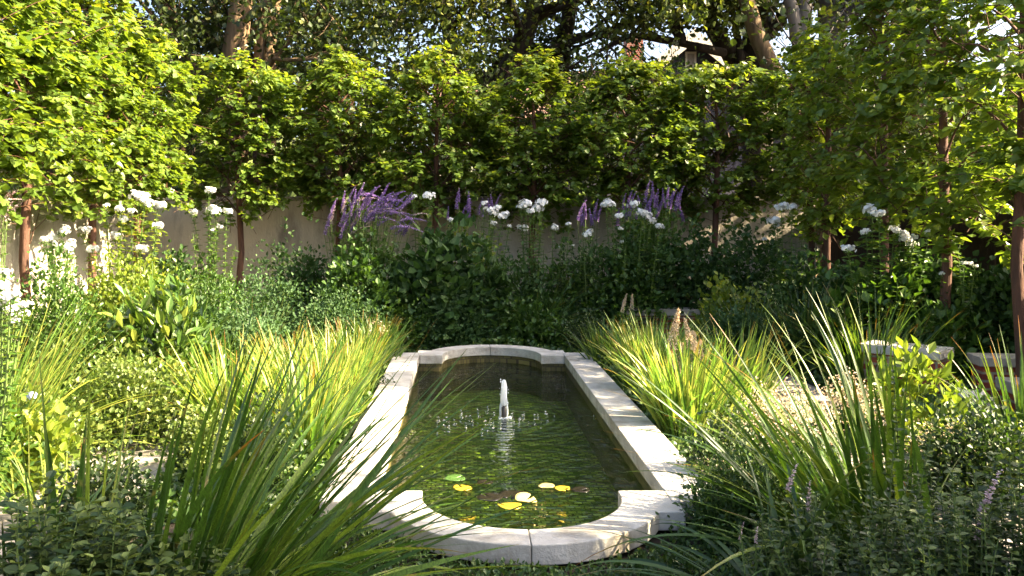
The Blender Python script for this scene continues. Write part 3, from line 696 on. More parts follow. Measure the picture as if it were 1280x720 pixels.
right = [(12.1, 'right row tree with a slim trunk before the dark fence', 1.0), (10.5, 'right row tree behind the tall right hand white flowers', 1.02),
         (9.2, 'right row tree with low forking red trunk', 1.06), (7.9, 'nearest right row tree with bare red trunk at the right edge', 1.08)]
for i, (y, lab, s) in enumerate(right): lime(lab, 5.02, y, i + 2, PI / 2 + (i % 2) * PI, gr, (1.0, 1, s), th=True)
for i, y in enumerate((2.9, 1.4, -.1)):
    lime('right row tree beyond the right edge of the picture', 5.02, y, i + 1, PI / 2 + i * PI, gr, (.95, 1, .98), th=(y > 4))

# (big trees follow)
# ------------------------------------------------------------------ BIG TREES BEHIND
def grow(r, mb, p, d, L, rad, depth, tips, droop=0.0, spread=.7, seg=4, kids=3):
    pts = [p]; rads = [rad]; q = p.copy(); dd = d.copy()
    for i in range(seg):
        dd = (dd + Vector((r.gauss(0, .13), r.gauss(0, .13), r.gauss(.02 - droop, .1)))).normalized()
        q = q + dd * (L / seg); pts.append(q.copy()); rads.append(rad * (1 - .5 * (i + 1) / seg))
    mb.tube(pts, rads, 8 if rad > .06 else (5 if rad > .02 else 4))
    if depth == 0:
        tips.append(q); tips.append(pts[2]); return
    if depth <= 2: tips.append(q)
    for k in range(kids if depth > 1 else kids + 1):
        j = r.randint(1, seg) if k else seg
        e = Vector((r.gauss(0, 1), r.gauss(0, 1), r.gauss(.15, .6))).normalized()
        nd = (dd + e * spread * r.uniform(.7, 1.4)).normalized()
        grow(r, mb, pts[j], nd, L * r.uniform(.55, .8), rads[j] * .68, depth - 1, tips, droop, spread, seg, kids)
def leaf_cloud(seed, tips, per, sig, leaf, w=.42, hang=.3, shape='ovate'):
    r = rs(seed); T = np.array([tuple(t) for t in tips]); n = len(T); mb = MB(); m = n * per
    cr = r.rand(n)
    P = np.repeat(T, per, 0) + r.normal(0, sig, (m, 3)) * np.array([1, 1, .7])
    D = unit(r.normal(0, .8, (m, 3)) + np.array([0, 0, -hang])); U = unit(r.normal(0, .5, (m, 3)) + np.array([0, 0, 1.]))
    mb.leaves(P, D, U, leaf * r.uniform(.6, 1.25, m), w=w, rnd=np.clip(np.repeat(cr, per) * .5 + r.rand(m) * .5, 0, 1), shape=shape)
    return mb
GAPS = [(868, 60, 60, 36), (800, 66, 48, 24), (778, 60, 30, 18), (835, 40, 30, 12), (968, 72, 22, 24), (935, 62, 14, 14), (1010, 90, 30, 30), (480, 62, 38, 16), (525, 48, 16, 14), (420, 52, 12, 12), (590, 22, 10, 16), (1085, 24, 22, 10), (960, 8, 14, 14), (366, 20, 10, 14), (730, 100, 14, 22), (640, 100, 20, 12)]
def big_tree(label, seed, stems, bark, leafm, limbs, depth=3, per=16, sig=.42, leaf=.15, Llimb=2.6, group='tall trees beyond the far hedge', droop=0.0, spread=.75, name='tall_tree', kids=3, start=.3, clear=0.0):
    """stems: list of polylines [(x,y,z,r)...]; limbs: how many grow from each stem"""
    base = Vector(stems[0][0][:3]); base.z = 0
    t = empty(name, base, label, 'tree', group); r = random.Random(seed); mb = MB(); tips = []; clearpts = []
    for si, st in enumerate(stems):
        P = [Vector(s[:3]) - base for s in st]; R = [s[3] for s in st]
        # smooth the polyline
        Q = []; QR = []
        for i in range(len(P) - 1):
            for k in range(4):
                u = k / 4; Q.append(P[i].lerp(P[i + 1], u) + Vector((r.gauss(0, .015), r.gauss(0, .015), 0)) * (1 if k else 0)); QR.append(R[i] * (1 - u) + R[i + 1] * u)
        Q.append(P[-1]); QR.append(R[-1]); mb.tube(Q, QR, 12); clearpts += Q
        nl = limbs[si] if isinstance(limbs, (list, tuple)) else limbs
        for k in range(nl):
            j = r.randint(int(len(Q) * start), len(Q) - 1); a = r.uniform(0, 2 * PI)
            d = Vector((math.cos(a), math.sin(a), r.uniform(.1, .8))).normalized()
            grow(r, mb, Q[j], d, Llimb * r.uniform(.7, 1.2), max(.04, QR[j] * .45), depth - 1, tips, droop, spread, 4, kids)
        grow(r, mb, Q[-1], (Q[-1] - Q[-3]).normalized(), Llimb, QR[-1], depth - 1, tips, droop, spread, 4, kids)
    def gap(q):
        w = q + base
        if w.y < 10: return False
        px = CX + w.x / w.y * F; py = HY - (w.z - CAMZ) / w.y * F
        for gx, gy, ax, ay in GAPS:
            if ((px - gx) / ax) ** 2 + ((py - gy) / ay) ** 2 < r.uniform(.7, 1.25): return True
        return False
    f1, f2, f3 = [r.uniform(0, 6) for _ in range(3)]
    tips = [q for q in tips if not gap(q) and math.sin(q.x * 2.1 + f1) * math.sin(q.z * 2.4 + f2) + .5 * math.sin(q.y * 2 + q.x + f3) > -.6]
    if clear:
        def near(q):
            for P in clearpts:
                if abs(q.x - P.x) < clear and abs(q.z - P.z) < .9 and q.y < P.y + .3: return True
            return False
        tips = [q for q in tips if not near(q)]
    mb.build('trunk', bark, t, smooth=True)
    leaf_cloud(seed + 1, tips, int(per * 2.0), sig * .92, leaf * .88).build('crown', leafm, t)
    print(label[:30], len(tips))
    return t
def st(pts, Y):
    return [(*at(px, py, Y), r) for px, py, r in pts]
def down(px, Y, r): p = xat(px, Y); return (p, Y, -.1, r)

# left: two big sunlit brown trunks
Y = 19
big_tree('tall tree with thick rough brown trunk behind the left corner', 1, [[down(292, Y, .36)] + st([(294, 60, .27), (303, 0, .23), (312, -90, .2)], Y)],
         M['brown_bark'], M['dark_tree'], 7, depth=4, leaf=.14, per=12, clear=.8)
big_tree('tall tree with sunlit ivy covered trunk right of the thick brown one', 2, [[down(330, Y + .4, .30)] + st([(331, 60, .24), (340, 0, .22), (352, -90, .18)], Y + .4)],
         M['brown_bark'], M['pale_tree'], 5, depth=3, leaf=.14, per=9, clear=.35)
big_tree('leaning brown trunked tree high at the upper left', 3, [[down(228, Y + 2, .3)] + st([(228, 60, .22), (205, 5, .2), (180, -80, .16)], Y + 2)],
         M['brown_bark'], M['dark_tree'], 8, depth=4, leaf=.15, per=12, clear=.5)
# dense dark evergreens behind
big_tree('dark dense tree filling the gap right of the brown trunks', 4, [[down(400, 23, .3)] + st([(402, 60, .25), (410, -60, .2), (415, -160, .12)], 23)],
         M['dark_bark'], M['dark_tree'], 11, depth=4, leaf=.15, per=13)
big_tree('loose pale leaved tree rising behind the hedge centre', 5, [[down(560, 20, .22)] + st([(565, 60, .18), (552, -20, .15), (560, -100, .1)], 20)],
         M['dark_bark'], M['pale_tree'], 7, depth=3, leaf=.13, per=14, Llimb=2.0)
big_tree('tree with dark bent trunk and drooping olive leaves behind the centre', 6, [[down(612, 21, .34)] + st([(618, 120, .3), (640, 80, .26), (665, 20, .22), (680, -60, .18)], 21)],
         M['dark_bark'], M['oak'], 12, depth=4, leaf=.14, per=13, droop=.1)
big_tree('wide olive leaved tree left of the brown roof', 7, [[down(700, 22, .26)] + st([(700, 90, .22), (712, 10, .18), (720, -80, .14)], 22)],
         M['dark_bark'], M['oak'], 8, depth=3, leaf=.14, per=15, droop=.12, Llimb=2.3)
# the dark oak with limbs sweeping left
Y = 22
oak = [[down(946, Y, .42)] + st([(946, 110, .36), (944, 60, .33), (948, 10, .26), (960, -70, .2)], Y),
       [(*at(944, 80, Y), .26)] + st([(915, 72, .24), (893, 40, .2), (880, 5, .17), (862, -50, .12)], Y),
       [(*at(905, 66, Y - .6), .11)] + st([(880, 60, .10), (852, 54, .09), (822, 48, .10), (790, 44, .07), (745, 66, .04)], Y - 1),
       [(*at(852, 56, Y - 1), .12)] + st([(848, 25, .1), (830, 0, .08), (805, -30, .05)], Y - 1),
       [(*at(850, 52, Y - 1), .1)] + st([(838, 22, .09), (800, 24, .07), (765, 40, .05)], Y - 1),
       [(*at(950, 50, Y), .2)] + st([(972, 30, .16), (985, 5, .14), (1000, -40, .1)], Y),
       [(*at(925, 78, Y - .3), .12)] + st([(922, 50, .1), (918, 20, .08), (905, -10, .06)], Y)]
big_tree('great dark oak with limbs sweeping left before the gable', 8, oak, M['dark_bark'], M['oak'], [5, 4, 2, 3, 2, 3, 2], depth=3, leaf=.12, per=12, Llimb=1.5, start=.5, sig=.3, clear=.22)
big_tree('slanting grey brown trunk crossing in front of the dark oak', 9, [[down(1010, 18.5, .26)] + st([(985, 125, .22), (968, 90, .19), (945, 40, .17), (930, -10, .16), (905, -100, .12)], 18.5)],
         M['brown_bark'], M['oak'], [3], depth=3, leaf=.13, per=10, start=.8, Llimb=2, clear=.5)
big_tree('pale grey tree forking in two right of the oak', 10, [[down(1004, 19, .24)] + st([(1003, 100, .2), (1001, 60, .18)], 19),
         [(*at(1001, 64, 19), .16)] + st([(992, 20, .13), (984, -20, .12), (970, -90, .1)], 19), [(*at(1002, 64, 19), .16)] + st([(1006, 20, .14), (1008, -20, .13), (1020, -90, .1)], 19)],
         M['grey_bark'], M['oak'], [0, 3, 3], depth=3, leaf=.13, per=10, start=.7, Llimb=2, clear=.45)
big_tree('stout dark tree with a branch curving up at the upper right', 11, [[down(1040, 21, .4)] + st([(1040, 80, .34), (1040, 40, .3), (1034, -20, .26), (1030, -100, .2)], 21),
         [(*at(1040, 50, 21), .18)] + st([(1052, 30, .16), (1066, 0, .14), (1085, -50, .1)], 21)],
         M['grey_bark'], M['dark_tree'], [9, 3], depth=4, leaf=.14, per=9, start=.45, clear=.45)
big_tree('tall dark tree beyond the upper right corner', 12, [[(9.5, 19, -.1, .35), (9.6, 19, 5, .28), (9.9, 19.3, 9, .18)]],
         M['dark_bark'], M['dark_tree'], 12, depth=4, leaf=.16, per=12, Llimb=3.2)
big_tree('dense dark tree behind the far left corner of the garden', 13, [[(-9.5, 20, -.1, .35), (-9.4, 20, 5, .28), (-9.6, 20.3, 9, .18)]],
         M['dark_bark'], M['dark_tree'], 12, depth=4, leaf=.16, per=12, Llimb=3.2)

big_tree('tall tree beyond the right edge of the picture, shading the foreground', 14, [[(8.8, .7, -.1, .2), (8.8, .7, 4, .16), (8.7, .7, 7.2, .1)]],
         M['dark_bark'], M['oak'], 12, depth=3, leaf=.16, per=30, Llimb=1.7, group=None, start=.5, sig=.4)  # unseen tree, added so its crown shades the foreground
big_tree('tall tree beyond the right edge of the picture, shading the far border', 15, [[(9.2, 11.0, -.1, .26), (9.2, 11.0, 4, .2), (9.1, 11.0, 6.6, .13)]],
         M['dark_bark'], M['oak'], 10, depth=3, leaf=.17, per=22, Llimb=1.5, group=None, start=.62, sig=.45)  # unseen, set where its crown throws shade on the far border
# far conifer in front of the gable
t = empty('evergreen_shrub', (xat(846, 19), 19, 0), 'blue green evergreen top below the dark gable', 'shrub')
mb, C = mound(77, .75, .8, 4.75, 6000, .1, w=.2, shape='lance', lift=2.0, cl_r=.12, per=10, up=.2, rough=.3)
mb.build('foliage', M['shrub_blue'], t); stems_to(C, 5, .03, .02, .1).build('stem', M['dark_bark'], t)
for i, (px, h, lab) in enumerate(((470, 4.7, 'dark shrub mass glimpsed behind the hedge left of centre'), (735, 4.9, 'dark shrub glimpsed behind the hedge under the brown roof'), (200, 5.2, 'dark leafy shrub behind the left hedge corner'), (1085, 4.8, 'green shrub behind the hedge at the right corner'), (600, 4.4, 'dark shrub glimpsed behind the middle of the hedge'))):
    t = empty('tall_shrub', (xat(px, 17.2), 17.2, 0), lab, 'shrub', 'shrubs behind the far hedge')
    mb, C = mound(300 + i, 1.5, .7, h, 6500, .11, lift=.5, cl_r=.16, per=9, up=-.1, rough=.25)
    mb.build('foliage', M['dark_tree'], t); stems_to(C, 6 + i, .02, .02, .2).build('stem', M['dark_bark'], t)

# ------------------------------------------------------------------ HOUSES
def quadmesh(name, quads, mat, parent, thick=0):
    bm = bmesh.new()
    for qd in quads: bm.faces.new([bm.verts.new(p) for p in qd])
    o = bm_obj(name, bm, mat, parent)
    if thick:
        s = o.modifiers.new('t', 'SOLIDIFY'); s.thickness = thick; s.offset = 0
    return o
HYd = 32.0
ap = at(863, 42, HYd)
house = empty('house', (ap.x, HYd, 0), 'dark sided house with cream gable and brown tiled roof beyond the trees', 'house')
az = ap.z; gw = 4.2; ez = az - gw * .82  # half width, eave height
# gable wing body, local coords: origin at gable centre
quadmesh('wall', [[(-gw + .35, 0, 0), (gw - .35, 0, 0), (gw - .35, 0, ez + .1), (-gw + .35, 0, ez + .1)],
                  [(-gw + .35, 0, ez + .1), (gw - .35, 0, ez + .1), (0, 0, az - .22), (0, 0, az - .22)][:3],
                  [(gw - .35, 0, 0), (gw - .35, 9, 0), (gw - .35, 9, ez + .1), (gw - .35, 0, ez + .1)],
                  [(-gw + .35, 0, 0), (-gw + .35, 9, 0), (-gw + .35, 9, ez + .1), (-gw + .35, 0, ez + .1)]], M['slate_siding'], house)
quadmesh('roof', [[(0, -.5, az), (gw, -.5, ez), (gw, 9.3, ez), (0, 9.3, az)], [(0, -.5, az), (0, 9.3, az), (-gw, 9.3, ez), (-gw, -.5, ez)]], M['roof_tile'], house, .1)
for sg in (-1, 1):
    quadmesh('rake_board', [[(0, -.56, az + .08), (sg * gw, -.56, ez + .08), (sg * gw, -.56, ez - .42), (0, -.56, az - .42)]], M['cream_paint'], house, .06)
    quadmesh('soffit', [[(0, -.53, az - .1), (sg * gw, -.53, ez - .1), (sg * gw, -.02, ez - .1), (0, -.02, az - .1)]], M['cream_paint'], house, .03)
wf = MB(); wz = az - .95
wf.box(-.2, .2, -.07, -.01, wz - .28, wz + .28); wo = wf.build('window', M['cream_paint'], house)
wf = MB(); wf.box(-.12, .12, -.09, -.072, wz - .2, wz + .2); wf.build('pane', M['limestone_old'], wo)
# side wing with long roof to the left
rz = at(790, 66, 33).z
quadmesh('roof', [[(-9.5, 2.2, rz - 2.4), (-2.0, 2.2, rz - 2.4), (-2.0, 5.4, rz), (-9.5, 5.4, rz)], [(-9.5, 5.4, rz), (-2.0, 5.4, rz), (-2.0, 8.6, rz - 2.4), (-9.5, 8.6, rz - 2.4)]], M['roof_tile'], house, .12)
quadmesh('wall', [[(-9.2, 2.6, 0), (-2.0, 2.6, 0), (-2.0, 2.6, rz - 2.2), (-9.2, 2.6, rz - 2.2)], [(-9.2, 2.6, 0), (-9.2, 8.2, 0), (-9.2, 8.2, rz - 2.2), (-9.2, 2.6, rz - 2.2)]], M['cream_paint'], house)
m = MB(); chx = at(792, 66, 37).x - ap.x; m.box(chx - .34, chx + .34, 4.7, 5.5, rz - .6, at(792, 50, 37.4).z); m.build('chimney', M['brick'], house)
h2 = at(968, 100, 40)
house2 = empty('house', (h2.x, 40, 0), 'pinkish roofed house glimpsed between the grey trunks', 'house')
quadmesh('wall', [[(-4, 0, 0), (4, 0, 0), (4, 0, 5.6), (-4, 0, 5.6)], [(-4, 0, 0), (-4, 7, 0), (-4, 7, 5.6), (-4, 0, 5.6)], [(4, 0, 0), (4, 7, 0), (4, 7, 5.6), (4, 0, 5.6)]], M['cream_paint'], house2)
quadmesh('roof', [[(-4.4, -.4, 5.5), (4.4, -.4, 5.5), (4.4, 3.5, 8.6), (-4.4, 3.5, 8.6)], [(-4.4, 3.5, 8.6), (4.4, 3.5, 8.6), (4.4, 7.4, 5.5), (-4.4, 7.4, 5.5)]], M['roof_tile'], house2, .12)
for x in (-2.2, .4):
    m = MB(); m.box(x, x + 1.1, -.06, -.01, 3.0, 4.7); o = m.build('window', M['limestone'], house2); m = MB(); m.box(x + .1, x + 1.0, -.08, -.062, 3.1, 4.6); m.build('pane', M['glass_dark'], o)
# far wooded belt
r = rs(9); mb = MB(); n = 34000
ang = r.uniform(-.85, .85, n); rad = r.uniform(46, 60, n); X = np.sin(ang) * rad; Yy = np.cos(ang) * rad
hmax = 6.5 + 1.6 * np.sin(X * .35) + 1.1 * np.sin(X * .9 + 1)
P = np.stack([X, Yy, hmax * r.rand(n) ** .6], 1)
mb.leaves(P, r.normal(0, 1, (n, 3)), r.normal(0, 1, (n, 3)), r.uniform(.5, .9, n), w=.5, rnd=r.rand(n))
o = mb.build('distant_trees', M['oak']); tag(o, 'pale line of distant trees beyond the houses', 'woodland', kind='stuff')

exec_plants = True
# ------------------------------------------------------------------ GARDEN PLANTS
def shrub(label, px, ytop, hwpx, Y, mat, leaf=.06, n=2600, w=.42, shape='ovate', ry=None, group=None, name='leafy_shrub', per=7, up=.4, cat='shrub', seed=None, cl_r=.07, rough=.2, zbase=0, stemmat='stem'):
    s = seed if seed is not None else int(px * 7 + Y * 13) % 9999
    h = CAMZ + (HY - ytop) / F * Y; rx = hwpx / F * Y
    t = empty(name, (xat(px, Y), Y, zbase), label, cat, group)
    mb, C = mound(s, rx, ry or rx * .8, h, n, leaf, w, shape, per, up, cl_r, rough=rough)
    mb.build('foliage', M[mat], t)
    stems_to(C, s + 1, .007, .12).build('stem', M[stemmat], t)
    return t

def clump(label, px, Y, n, L, W, mat, base_r=.15, th0=(.05, .7), curl=(.3, 1.3), lean=(0, 0), group=None, seed=None, name='strap_leaf_clump', cat='grass clump', tipfrac=.25, rx=1.0, lenvar=(.55, 1.1), x=None, stiff=1.7, seg=9, hmin=.3):
    s = seed if seed is not None else int(px * 3 + Y * 17) % 9999
    mb = blades(s, n, L, W, base_r, th0, curl, lean, tipfrac=tipfrac, rx=rx, lenvar=lenvar, stiff=stiff, seg=seg, hmin=hmin)
    o = mb.build(name, M[mat], None, smooth=True); o.location = (xat(px, Y) if x is None else x, Y, 0)
    return tag(o, label, cat, group)

def phlox(label, px, Y, heads, seed, nleaf=.085, mat='phlox', group='white flowering phlox plants', fill=500, flower=HEADS, name='phlox_plant', base_spread=.22, hs=1.0, extra=4, leafw=.24, base_px=None):
    """heads: [(px, py, size)] flower heads where the photograph shows them; stems rise from one base"""
    r = random.Random(seed); nr_ = rs(seed)
    bx = xat(base_px if base_px is not None else px, Y)
    t = empty(name, (bx, Y, 0), label, 'flowering plant', group)
    mst = MB(); mlf = MB()
    tops = []
    for hx, hy, sc in heads:
        q = at(hx, hy, Y + r.uniform(-.18, .18)); q.x -= bx; q.y -= Y; tops.append((q, sc))
    zmean = sum(q.z for q, _ in tops) / len(tops)
    for k in range(extra):
        q = Vector((r.uniform(-1, 1) * base_spread * 1.6, r.uniform(-.3, .3), zmean * r.uniform(.6, .9))); tops.append((q, 0))
    for q, sc in tops:
        b = Vector((q.x * .45 + r.uniform(-.05, .05), q.y * .4 + r.uniform(-.08, .08), 0))
        mid = b.lerp(q, .55) + Vector((r.uniform(-.04, .04), r.uniform(-.04, .04), .02))
        pts = [b, b.lerp(mid, .5), mid, mid.lerp(q, .5), q]
        mst.tube(pts, [.009, .008, .007, .006, .004], 5)
        if sc > 0:
            for _ in range(3):
                q2 = q + Vector((r.uniform(-.06, .06), r.uniform(-.06, .06), r.uniform(-.1, -.03))); mst.tube([mid.lerp(q, .75), q2], [.003, .002], 3)
                mlf.leaves(np.array([tuple(q2)] * 3), rs(r.randrange(9999)).normal(0, 1, (3, 3)), np.array([(0, 0, 1.)] * 3), .035, w=.4, rnd=np.array([.3, .6, .9]))
        L = q.z; nn = int(L / .055); P = []; D = []; U = []; S = []; R = []
        for i in range(nn):
            u = .12 + .86 * i / nn
            c = b.lerp(mid, u / .55) if u < .55 else mid.lerp(q, (u - .55) / .45)
            for a in (i * 1.57, i * 1.57 + PI):
                P.append(c); D.append((math.cos(a), math.sin(a), r.uniform(-.1, .5))); U.append((r.gauss(0, .2), r.gauss(0, .2), 1)); S.append(nleaf * (1.25 - .5 * u) * r.uniform(.8, 1.15)); R.append(r.random())
        mlf.leaves(np.array([tuple(p) for p in P]), np.array(D), np.array(U), np.array(S), w=leafw, fold=.08, droop=.22, rnd=np.array(R), shape='lance')
        if sc > 0:
            k = r.randrange(4)
            link('flower_head', flower[k], t, q - Vector((0, 0, .02)), (r.uniform(-.3, .3), r.uniform(-.3, .3), r.uniform(0, 6)), sc * hs * .86)
    if fill:
        mb2, C = mound(seed + 5, base_spread * 1.5, base_spread, zmean * .62, fill, nleaf, leafw + .06, 'lance', 5, .3, .08, mb=mlf)
    mst.build('stem', M['stem'], t); mlf.build('leaves', M[mat], t)
    return t

def spiky(label, px, Y, spikes, seed, foliage_h, foliage_hw, bankm=SPIKE_V, lean=0.0, group='violet spiked plants', mat='shrub_mid', n=2200, leaf=.065, sc=1.0, pink=0):
    """spikes: [(px, py)] tips of flower spikes"""
    r = random.Random(seed); bx = xat(px, Y); t = empty('spike_flower_plant', (bx, Y, 0), label, 'flowering plant', group)
    mst = MB(); mlf = MB()
    for i, (sx, sy) in enumerate(spikes):
        q = at(sx, sy, Y + r.uniform(-.35, .35)); q.x -= bx; q.y -= Y; s = sc * r.uniform(.75, 1.15)
        fx = (i and (sx - px) / 70) or 0
        ln = lean * (.55 + .9 * max(-.6, min(1, fx))) * r.uniform(.5, 1.5) + r.gauss(0, .12)
        dirv = Vector((math.sin(ln), r.gauss(0, .1), math.cos(ln)))
        L = .28 * s; foot = q - dirv * L
        b = Vector((foot.x * .5, foot.y * .5, .1)); mid = b.lerp(foot, .6) + Vector((-.05 * lean, 0, .05))
        mst.tube([b, mid, foot, foot + dirv * L * .5], [.006, .005, .004, .002], 4)
        P = [mid.lerp(foot, u) for u in (0, .2, .4, .6, .8) for _ in (0, 1)]
        mlf.leaves(np.array([tuple(p) for p in P]), np.array([(r.gauss(0, 1), r.gauss(0, 1), .1) for _ in P]), np.array([(0, 0, 1.)] * len(P)), leaf * .8, w=.36, rnd=np.array([r.uniform(.4, 1) for _ in P]))
        bk = SPIKE_P if i < pink else bankm
        k = r.randrange(len(bk)) if ln > .6 else r.randrange(min(2, len(bk)))
        link('flower_spike', bk[k], t, foot, (0, ln, r.uniform(-.4, .4)), s)
    if foliage_h:
        mb2, C = mound(seed + 3, foliage_hw, foliage_hw * .7, foliage_h, n, leaf, .42, 'ovate', 6, .3, .07, mb=mlf)
    mst.build('stem', M['stem'], t); mlf.build('leaves', M[mat], t)
    return t

def airy(label, px, ytop, hwpx, Y, mat='cream', n=900, fl=.014, seed=1, group='airy plants with tiny pale flowers', name='airy_flower_plant', stems=70, leafm='mint', base_h=.5, nleaf=900):
    """haze of tiny flowers on wiry stems over small leaves"""
    r = rs(seed); h = CAMZ + (HY - ytop) / F * Y; rx = hwpx / F * Y
    t = empty(name, (xat(px, Y), Y, 0), label, 'flowering plant', group)
    mst = MB(); P = []
    for i in range(stems):
        a = r.rand() * 2 * PI; q = rx * math.sqrt(r.rand()); tip = np.array([math.cos(a) * q, math.sin(a) * q * .8, h * (1 - .35 * (q / rx) ** 2) * r.uniform(.75, 1.05)])
        b = np.array([tip[0] * .4, tip[1] * .4, 0]); mst.tube([b, (b + tip) / 2 + np.array([0, 0, .03]), tip], [.003, .0025, .001], 3)
        m = n // stems; u = 1 - .42 * r.rand(m) ** 1.2
        c = b + (tip - b) * u[:, None] + r.normal(0, 1, (m, 3)) * np.array([.03, .03, .015]) * (1.25 - u)[:, None] * 3
        P.append(c)
    P = np.concatenate(P); m = len(P); mf = MB()
    mf.leaves(P, r.normal(0, 1, (m, 3)), r.normal(0, 1, (m, 3)) + np.array([0, 0, 1]), fl * r.uniform(.7, 1.3, m), w=.55, rnd=r.rand(m))
    mst.build('stem', M['stem'], t); mf.build('blossom', M[mat], t)
    mb, C = mound(seed + 9, rx * .95, rx * .8, h * base_h, nleaf, .035, .5, 'ovate', 6, .3, .05)
    mb.build('leaves', M[leafm], t)
    return t

def sprig_plant(label, px, Y, stems, seed, mat='mint', leaf=.04, group='mint like plants in the foreground', flower=None, name='mint_plant', hw=.35, h=.45, n=2200, z=0, w=.31):
    """bushy low plant of upright stems with paired leaves; stems: extra tall ones [(px, py, flower?)]"""
    r = random.Random(seed); nr_ = rs(seed); bx = xat(px, Y); t = empty(name, (bx, Y, z), label, 'plant', group)
    mst = MB(); mlf = MB()
    tops = []
    for i in range(int(n / 34)):
        a = r.uniform(0, 2 * PI); q = hw * math.sqrt(r.random()); tops.append((Vector((math.cos(a) * q, math.sin(a) * q * .9, h * (1 - .35 * (q / hw) ** 2) * r.uniform(.7, 1.1))), 0))
    for sx, sy, fl in stems:
        q = at(sx, sy, Y + r.uniform(-.1, .1)); q.x -= bx; q.y -= Y; q.z -= z; tops.append((q, fl))
    for q, fl in tops:
        b = Vector((q.x * .7, q.y * .7, 0)); lean = Vector((r.gauss(0, .03), r.gauss(0, .03), 0)); pts = [b, b.lerp(q, .5) + lean, q]
        mst.tube(pts, [.004, .0035, .002], 4)
        nn = max(4, int(q.z / .035)); P = []; D = []; U = []; S = []; R = []
        for i in range(nn):
            u = .15 + .85 * (i + 1) / nn; c = (pts[0].lerp(pts[1], u * 2) if u < .5 else pts[1].lerp(pts[2], u * 2 - 1))
            for a in (i * 1.57, i * 1.57 + PI):
                P.append(tuple(c)); D.append((math.cos(a), math.sin(a), r.uniform(.0, .7))); U.append((r.gauss(0, .3), r.gauss(0, .3), 1)); S.append(leaf * (1.25 - .6 * u) * r.uniform(.6, 1.3)); R.append(r.random() * .6 + .45 * u * u)
            if r.random() < .6:   # small side leaves
                for _ in range(2):
                    P.append(tuple(c)); a = r.uniform(0, 6.28); D.append((math.cos(a), math.sin(a), .8)); U.append((0, 0, 1)); S.append(leaf * .5); R.append(r.random())
        mlf.leaves(np.array(P), np.array(D), np.array(U), np.array(S), w=w, fold=.1, droop=.15, rnd=np.clip(np.array(R), 0, 1), shape='ovate')
        if fl:
            link('flower_spike', SPIKE_P[0], t, q - Vector((0, 0, .05)), (r.uniform(-.2, .2), r.uniform(-.2, .2), 0), fl)
    mst.build('stem', M['stem'], t); mlf.build('leaves', M[mat], t)
    return t

# --- far border, back layer
rng = random.Random(8)
sp = []
for i in range(84):
    x = rng.triangular(400, 532, 480); y = 262 - 26 * math.sin((x - 395) / 145 * PI) + rng.uniform(-10, 34); sp.append((x, y))
spiky('wide plant crowded with violet spikes arching to the right', 458, 12.3, sp, 21, 1.35, .62, lean=.75, n=3200, mat='shrub_mid', leaf=.075, sc=.95, pink=12)
sp = [(560 + i * 6 + rng.uniform(-3, 3), rng.uniform(229, 258)) for i in range(11)]
spiky('violet spikes rising above yellowish leaves behind centre left white flowers', 590, 13.1, sp, 22, 1.6, .42, mat='shrub_yellow', n=900, leaf=.07)
sp = [(724 + i * 4.5 + rng.uniform(-2, 2), rng.uniform(246, 262)) for i in range(6)]
spiky('small group of violet spikes left of the tall right violet ones', 738, 13.2, sp, 23, 1.4, .3, n=600)
sp = [(775 + i * 2.6 + rng.uniform(-3, 3), 240 - 10 * math.sin(i / 30 * PI) + rng.uniform(-6, 22)) for i in range(30)]
spiky('tall plant topped by upright violet spikes behind the right centre phlox', 812, 12.9, sp, 24, 1.75, .6, n=2800, mat='shrub_mid', leaf=.075)
sp = [(2 + i * 3.2, 215 + rng.uniform(-10, 40)) for i in range(9)]
spiky('pinkish spikes leaning in from the left edge above the wall', 5, 9.0, sp, 25, .9, .35, bankm=SPIKE_P, lean=.6, n=700)

phlox('tall phlox with domed white head above the dark round bush', 538, 12.7, [(537, 243, 1.25), (517, 244, .6)], 31, base_spread=.15)
phlox('phlox with three white heads left of the centre, over yellow leaves', 592, 12.5, [(565, 273, .7), (613, 262, 1.2), (628, 268, 1.1), (620, 258, .9), (606, 252, .8), (616, 277, .7), (637, 281, .4)], 32, mat='phlox', base_spread=.3)
phlox('tallest centre phlox with the largest white cluster', 668, 12.4, [(656, 253, 1.3), (668, 258, 1.3), (676, 251, 1.2), (662, 262, 1.0), (651, 257, .8), (653, 283, 1.15)], 33, base_spread=.28)
phlox('phlox with two small separate white heads right of centre', 700, 12.3, [(691, 282, .8), (711, 278, .7), (702, 307, .6), (716, 305, .3)], 34, base_spread=.25)
phlox('phlox with one drooping white head before the wall', 742, 12.2, [(735, 290, 1.0)], 35, base_spread=.2, extra=5)
phlox('bushy phlox carrying seven white heads in front of violet spikes', 790, 12.2, [(764, 252, 1.15), (757, 254, .8), (791, 254, 1.1), (775, 268, 1.1), (806, 268, 1.15), (812, 275, .9), (803, 263, .9), (776, 284, .5), (826, 281, .8), (777, 300, .5)], 36, base_spread=.4, fill=900)
phlox('slim phlox with broad white head by the right wall end', 985, 12.0, [(977, 257, 1.15), (990, 257, 1.1), (966, 274, 1.2), (971, 280, .8), (955, 297, .6)], 37, base_spread=.25)
